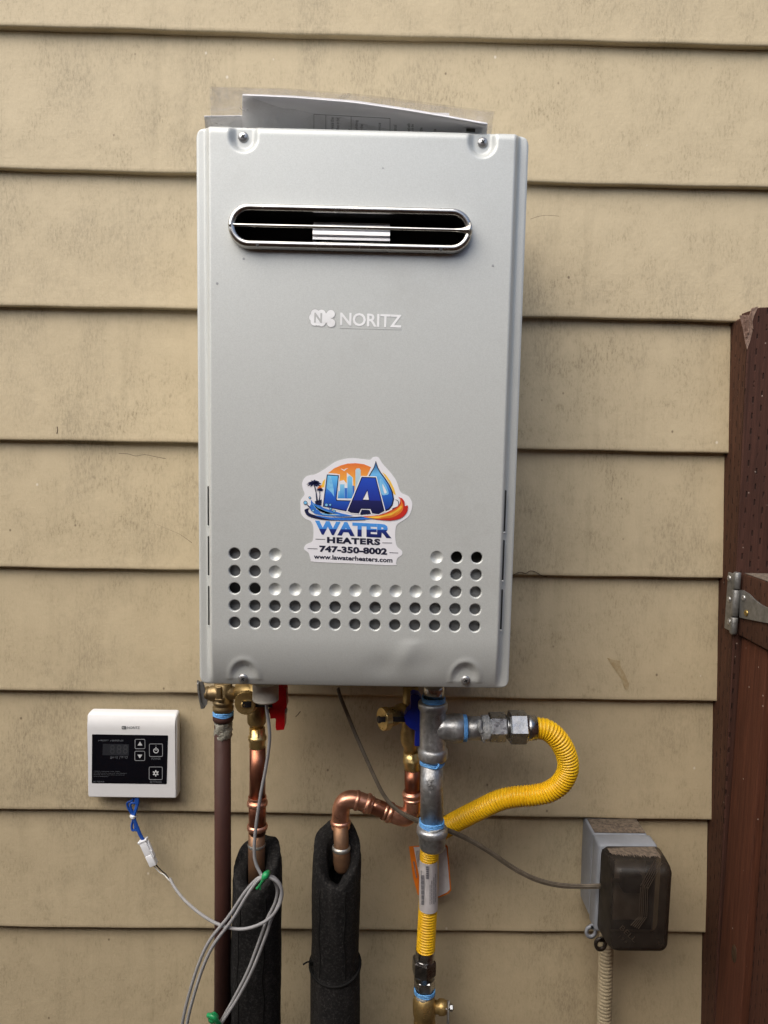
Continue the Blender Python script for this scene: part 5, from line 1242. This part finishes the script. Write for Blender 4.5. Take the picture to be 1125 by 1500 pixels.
# ------------------------------------------------------------------ gate, opened towards the viewer
gp = UX if False else None
zr1, zr0 = U(1088, 839, PD).z, U(1083, 929, PD).z
GXF = U(1081, 885, PD).x                             # left face of the gate frame
gate = thing('wooden_gate', (GXF, -PD, .1), 'reddish brown wooden gate hinged on the post and running towards the viewer', 'gate')
bb = MB(); bb.box((GXF+.0195, -(PD+.004+.45), (zr0+zr1)/2), .0185, .45, (zr1-zr0)/2, .002); bb.build('rail', 'wood_side', gate)
bb = MB(); bb.box((GXF+.0195, -(PD+.004+.45), .45), .0185, .45, .044, .002); bb.build('rail', 'wood_side', gate)
bb = MB(); bb.add([(GXF+.002, -PD-.006, zr1+.0008), (GXF+.037, -PD-.006, zr1+.0008), (GXF+.037, -PD-.90, zr1+.0008), (GXF+.002, -PD-.90, zr1+.0008)], [(0, 1, 2, 3)], False); bb.build('rail_dust', 'dust', gate)
xg = U(1085, 950, PD+.004).x; y0_ = -(PD+.004)
bb = MB(); bb.box((xg+.012, y0_-.032, (zr0-.003+.12)/2), .012, .032, (zr0-.003-.12)/2, .002); bb.build('stile', 'wood_red', gate)
bw_ = .092; bm2 = None
for k in range(9):
    y = y0_-.0665-bw_/2-k*(bw_+.003)
    if bm2 is None:
        bb = MB(); bb.box((0, 0, 0), .009, bw_/2, (zr0-.003-.12)/2, .002); o = bb.build('gate_board', 'wood_gate', gate, (xg+.018, y, (zr0-.003+.12)/2)); bm2 = o.data
    else: inst(bm2, 'gate_board', gate, (xg+.018, y, (zr0-.003+.12)/2))
# knot on the stile
kp = UX(1075, 1397, xg-.0004); bb = MB(); bb.lathe(kp+Vector((.001, 0, 0)), (-1, 0, 0), [(0, .0075), (.0012, .006), (.0014, .001)], 16)
for i, v_ in enumerate(bb.v): bb.v[i] = (v_[0], v_[1], kp.z+(v_[2]-kp.z)*1.9)
MT['knot'] = M('wood_knot', (.035, .018, .008), .6, 0, (.055, .028, .012), 200, 300, .6); bb.build('knot', 'knot', gate)
# hinge
hg = MB(); xl = PX(U(1070, 880, PD).z)
hx = xl-.0022
la = U(1064.5, 837, .010); 
def leafz(py): return UX(1068, py, hx).z
ya_, yb_ = -UX(1065, 880, hx).y, PD+.002
hg.box((hx, -(ya_+yb_)/2, (leafz(838)+leafz(923))/2), .0015, abs(yb_-ya_)/2, abs(leafz(838)-leafz(923))/2, .0008)
hinge = hg.build('hinge', 'zinc', gate)
hinge['label'] = 'galvanised steel strap hinge at the rail'
bx_, by_ = U(1078, 885, PD+.004).x, -(PD+.004)
bcr = 5.2*S(1078, 885, PD)
for k, (y0, y1) in enumerate(((838.5, 862.5), (864, 902.5), (904, 927.5))):
    za, zb = U(1078, y0, PD+.004).z, U(1078, y1, PD+.004).z
    bb = MB(); bb.lathe((bx_-.001, by_, za), (0, 0, -1), [(0, bcr*.9), (.0006, bcr), (za-zb-.001, bcr), (za-zb, bcr*.85)]+([(za-zb+.002, bcr*.5)] if k == 2 else []), 20); bb.build('hinge_knuckle', 'zinc', hinge)
bb = MB(); hs_x = GXF-.0018
sp_ = [(1083, 864), (1088, 865), (1096, 870), (1105, 879), (1116, 887), (1130, 893), (1150, 902), (1150, 916), (1120, 912), (1100, 908), (1083, 904.5)]
Pq = [UX(x, y, hs_x) for x, y in sp_]; Pq += []
bb.poly(Pq, Vector((1, 0, 0)), .0024); bb.build('hinge_strap', 'zinc', hinge)
def hscrew(p, mat):
    bb = MB(); bb.lathe(p, (-1, 0, 0), [(0, .0044), (.0008, .0044), (.002, .003), (.0021, .0014), (.0012, .001)], 16); bb.build('hinge_screw', mat, hinge)
for py in (847, 878, 911): hscrew(UX(1068.5, py, hx-.0014), 'screw')
hscrew(UX(1089.5, 876, hs_x), 'screw'); hscrew(UX(1093.5, 898, hs_x), 'goldscrew')
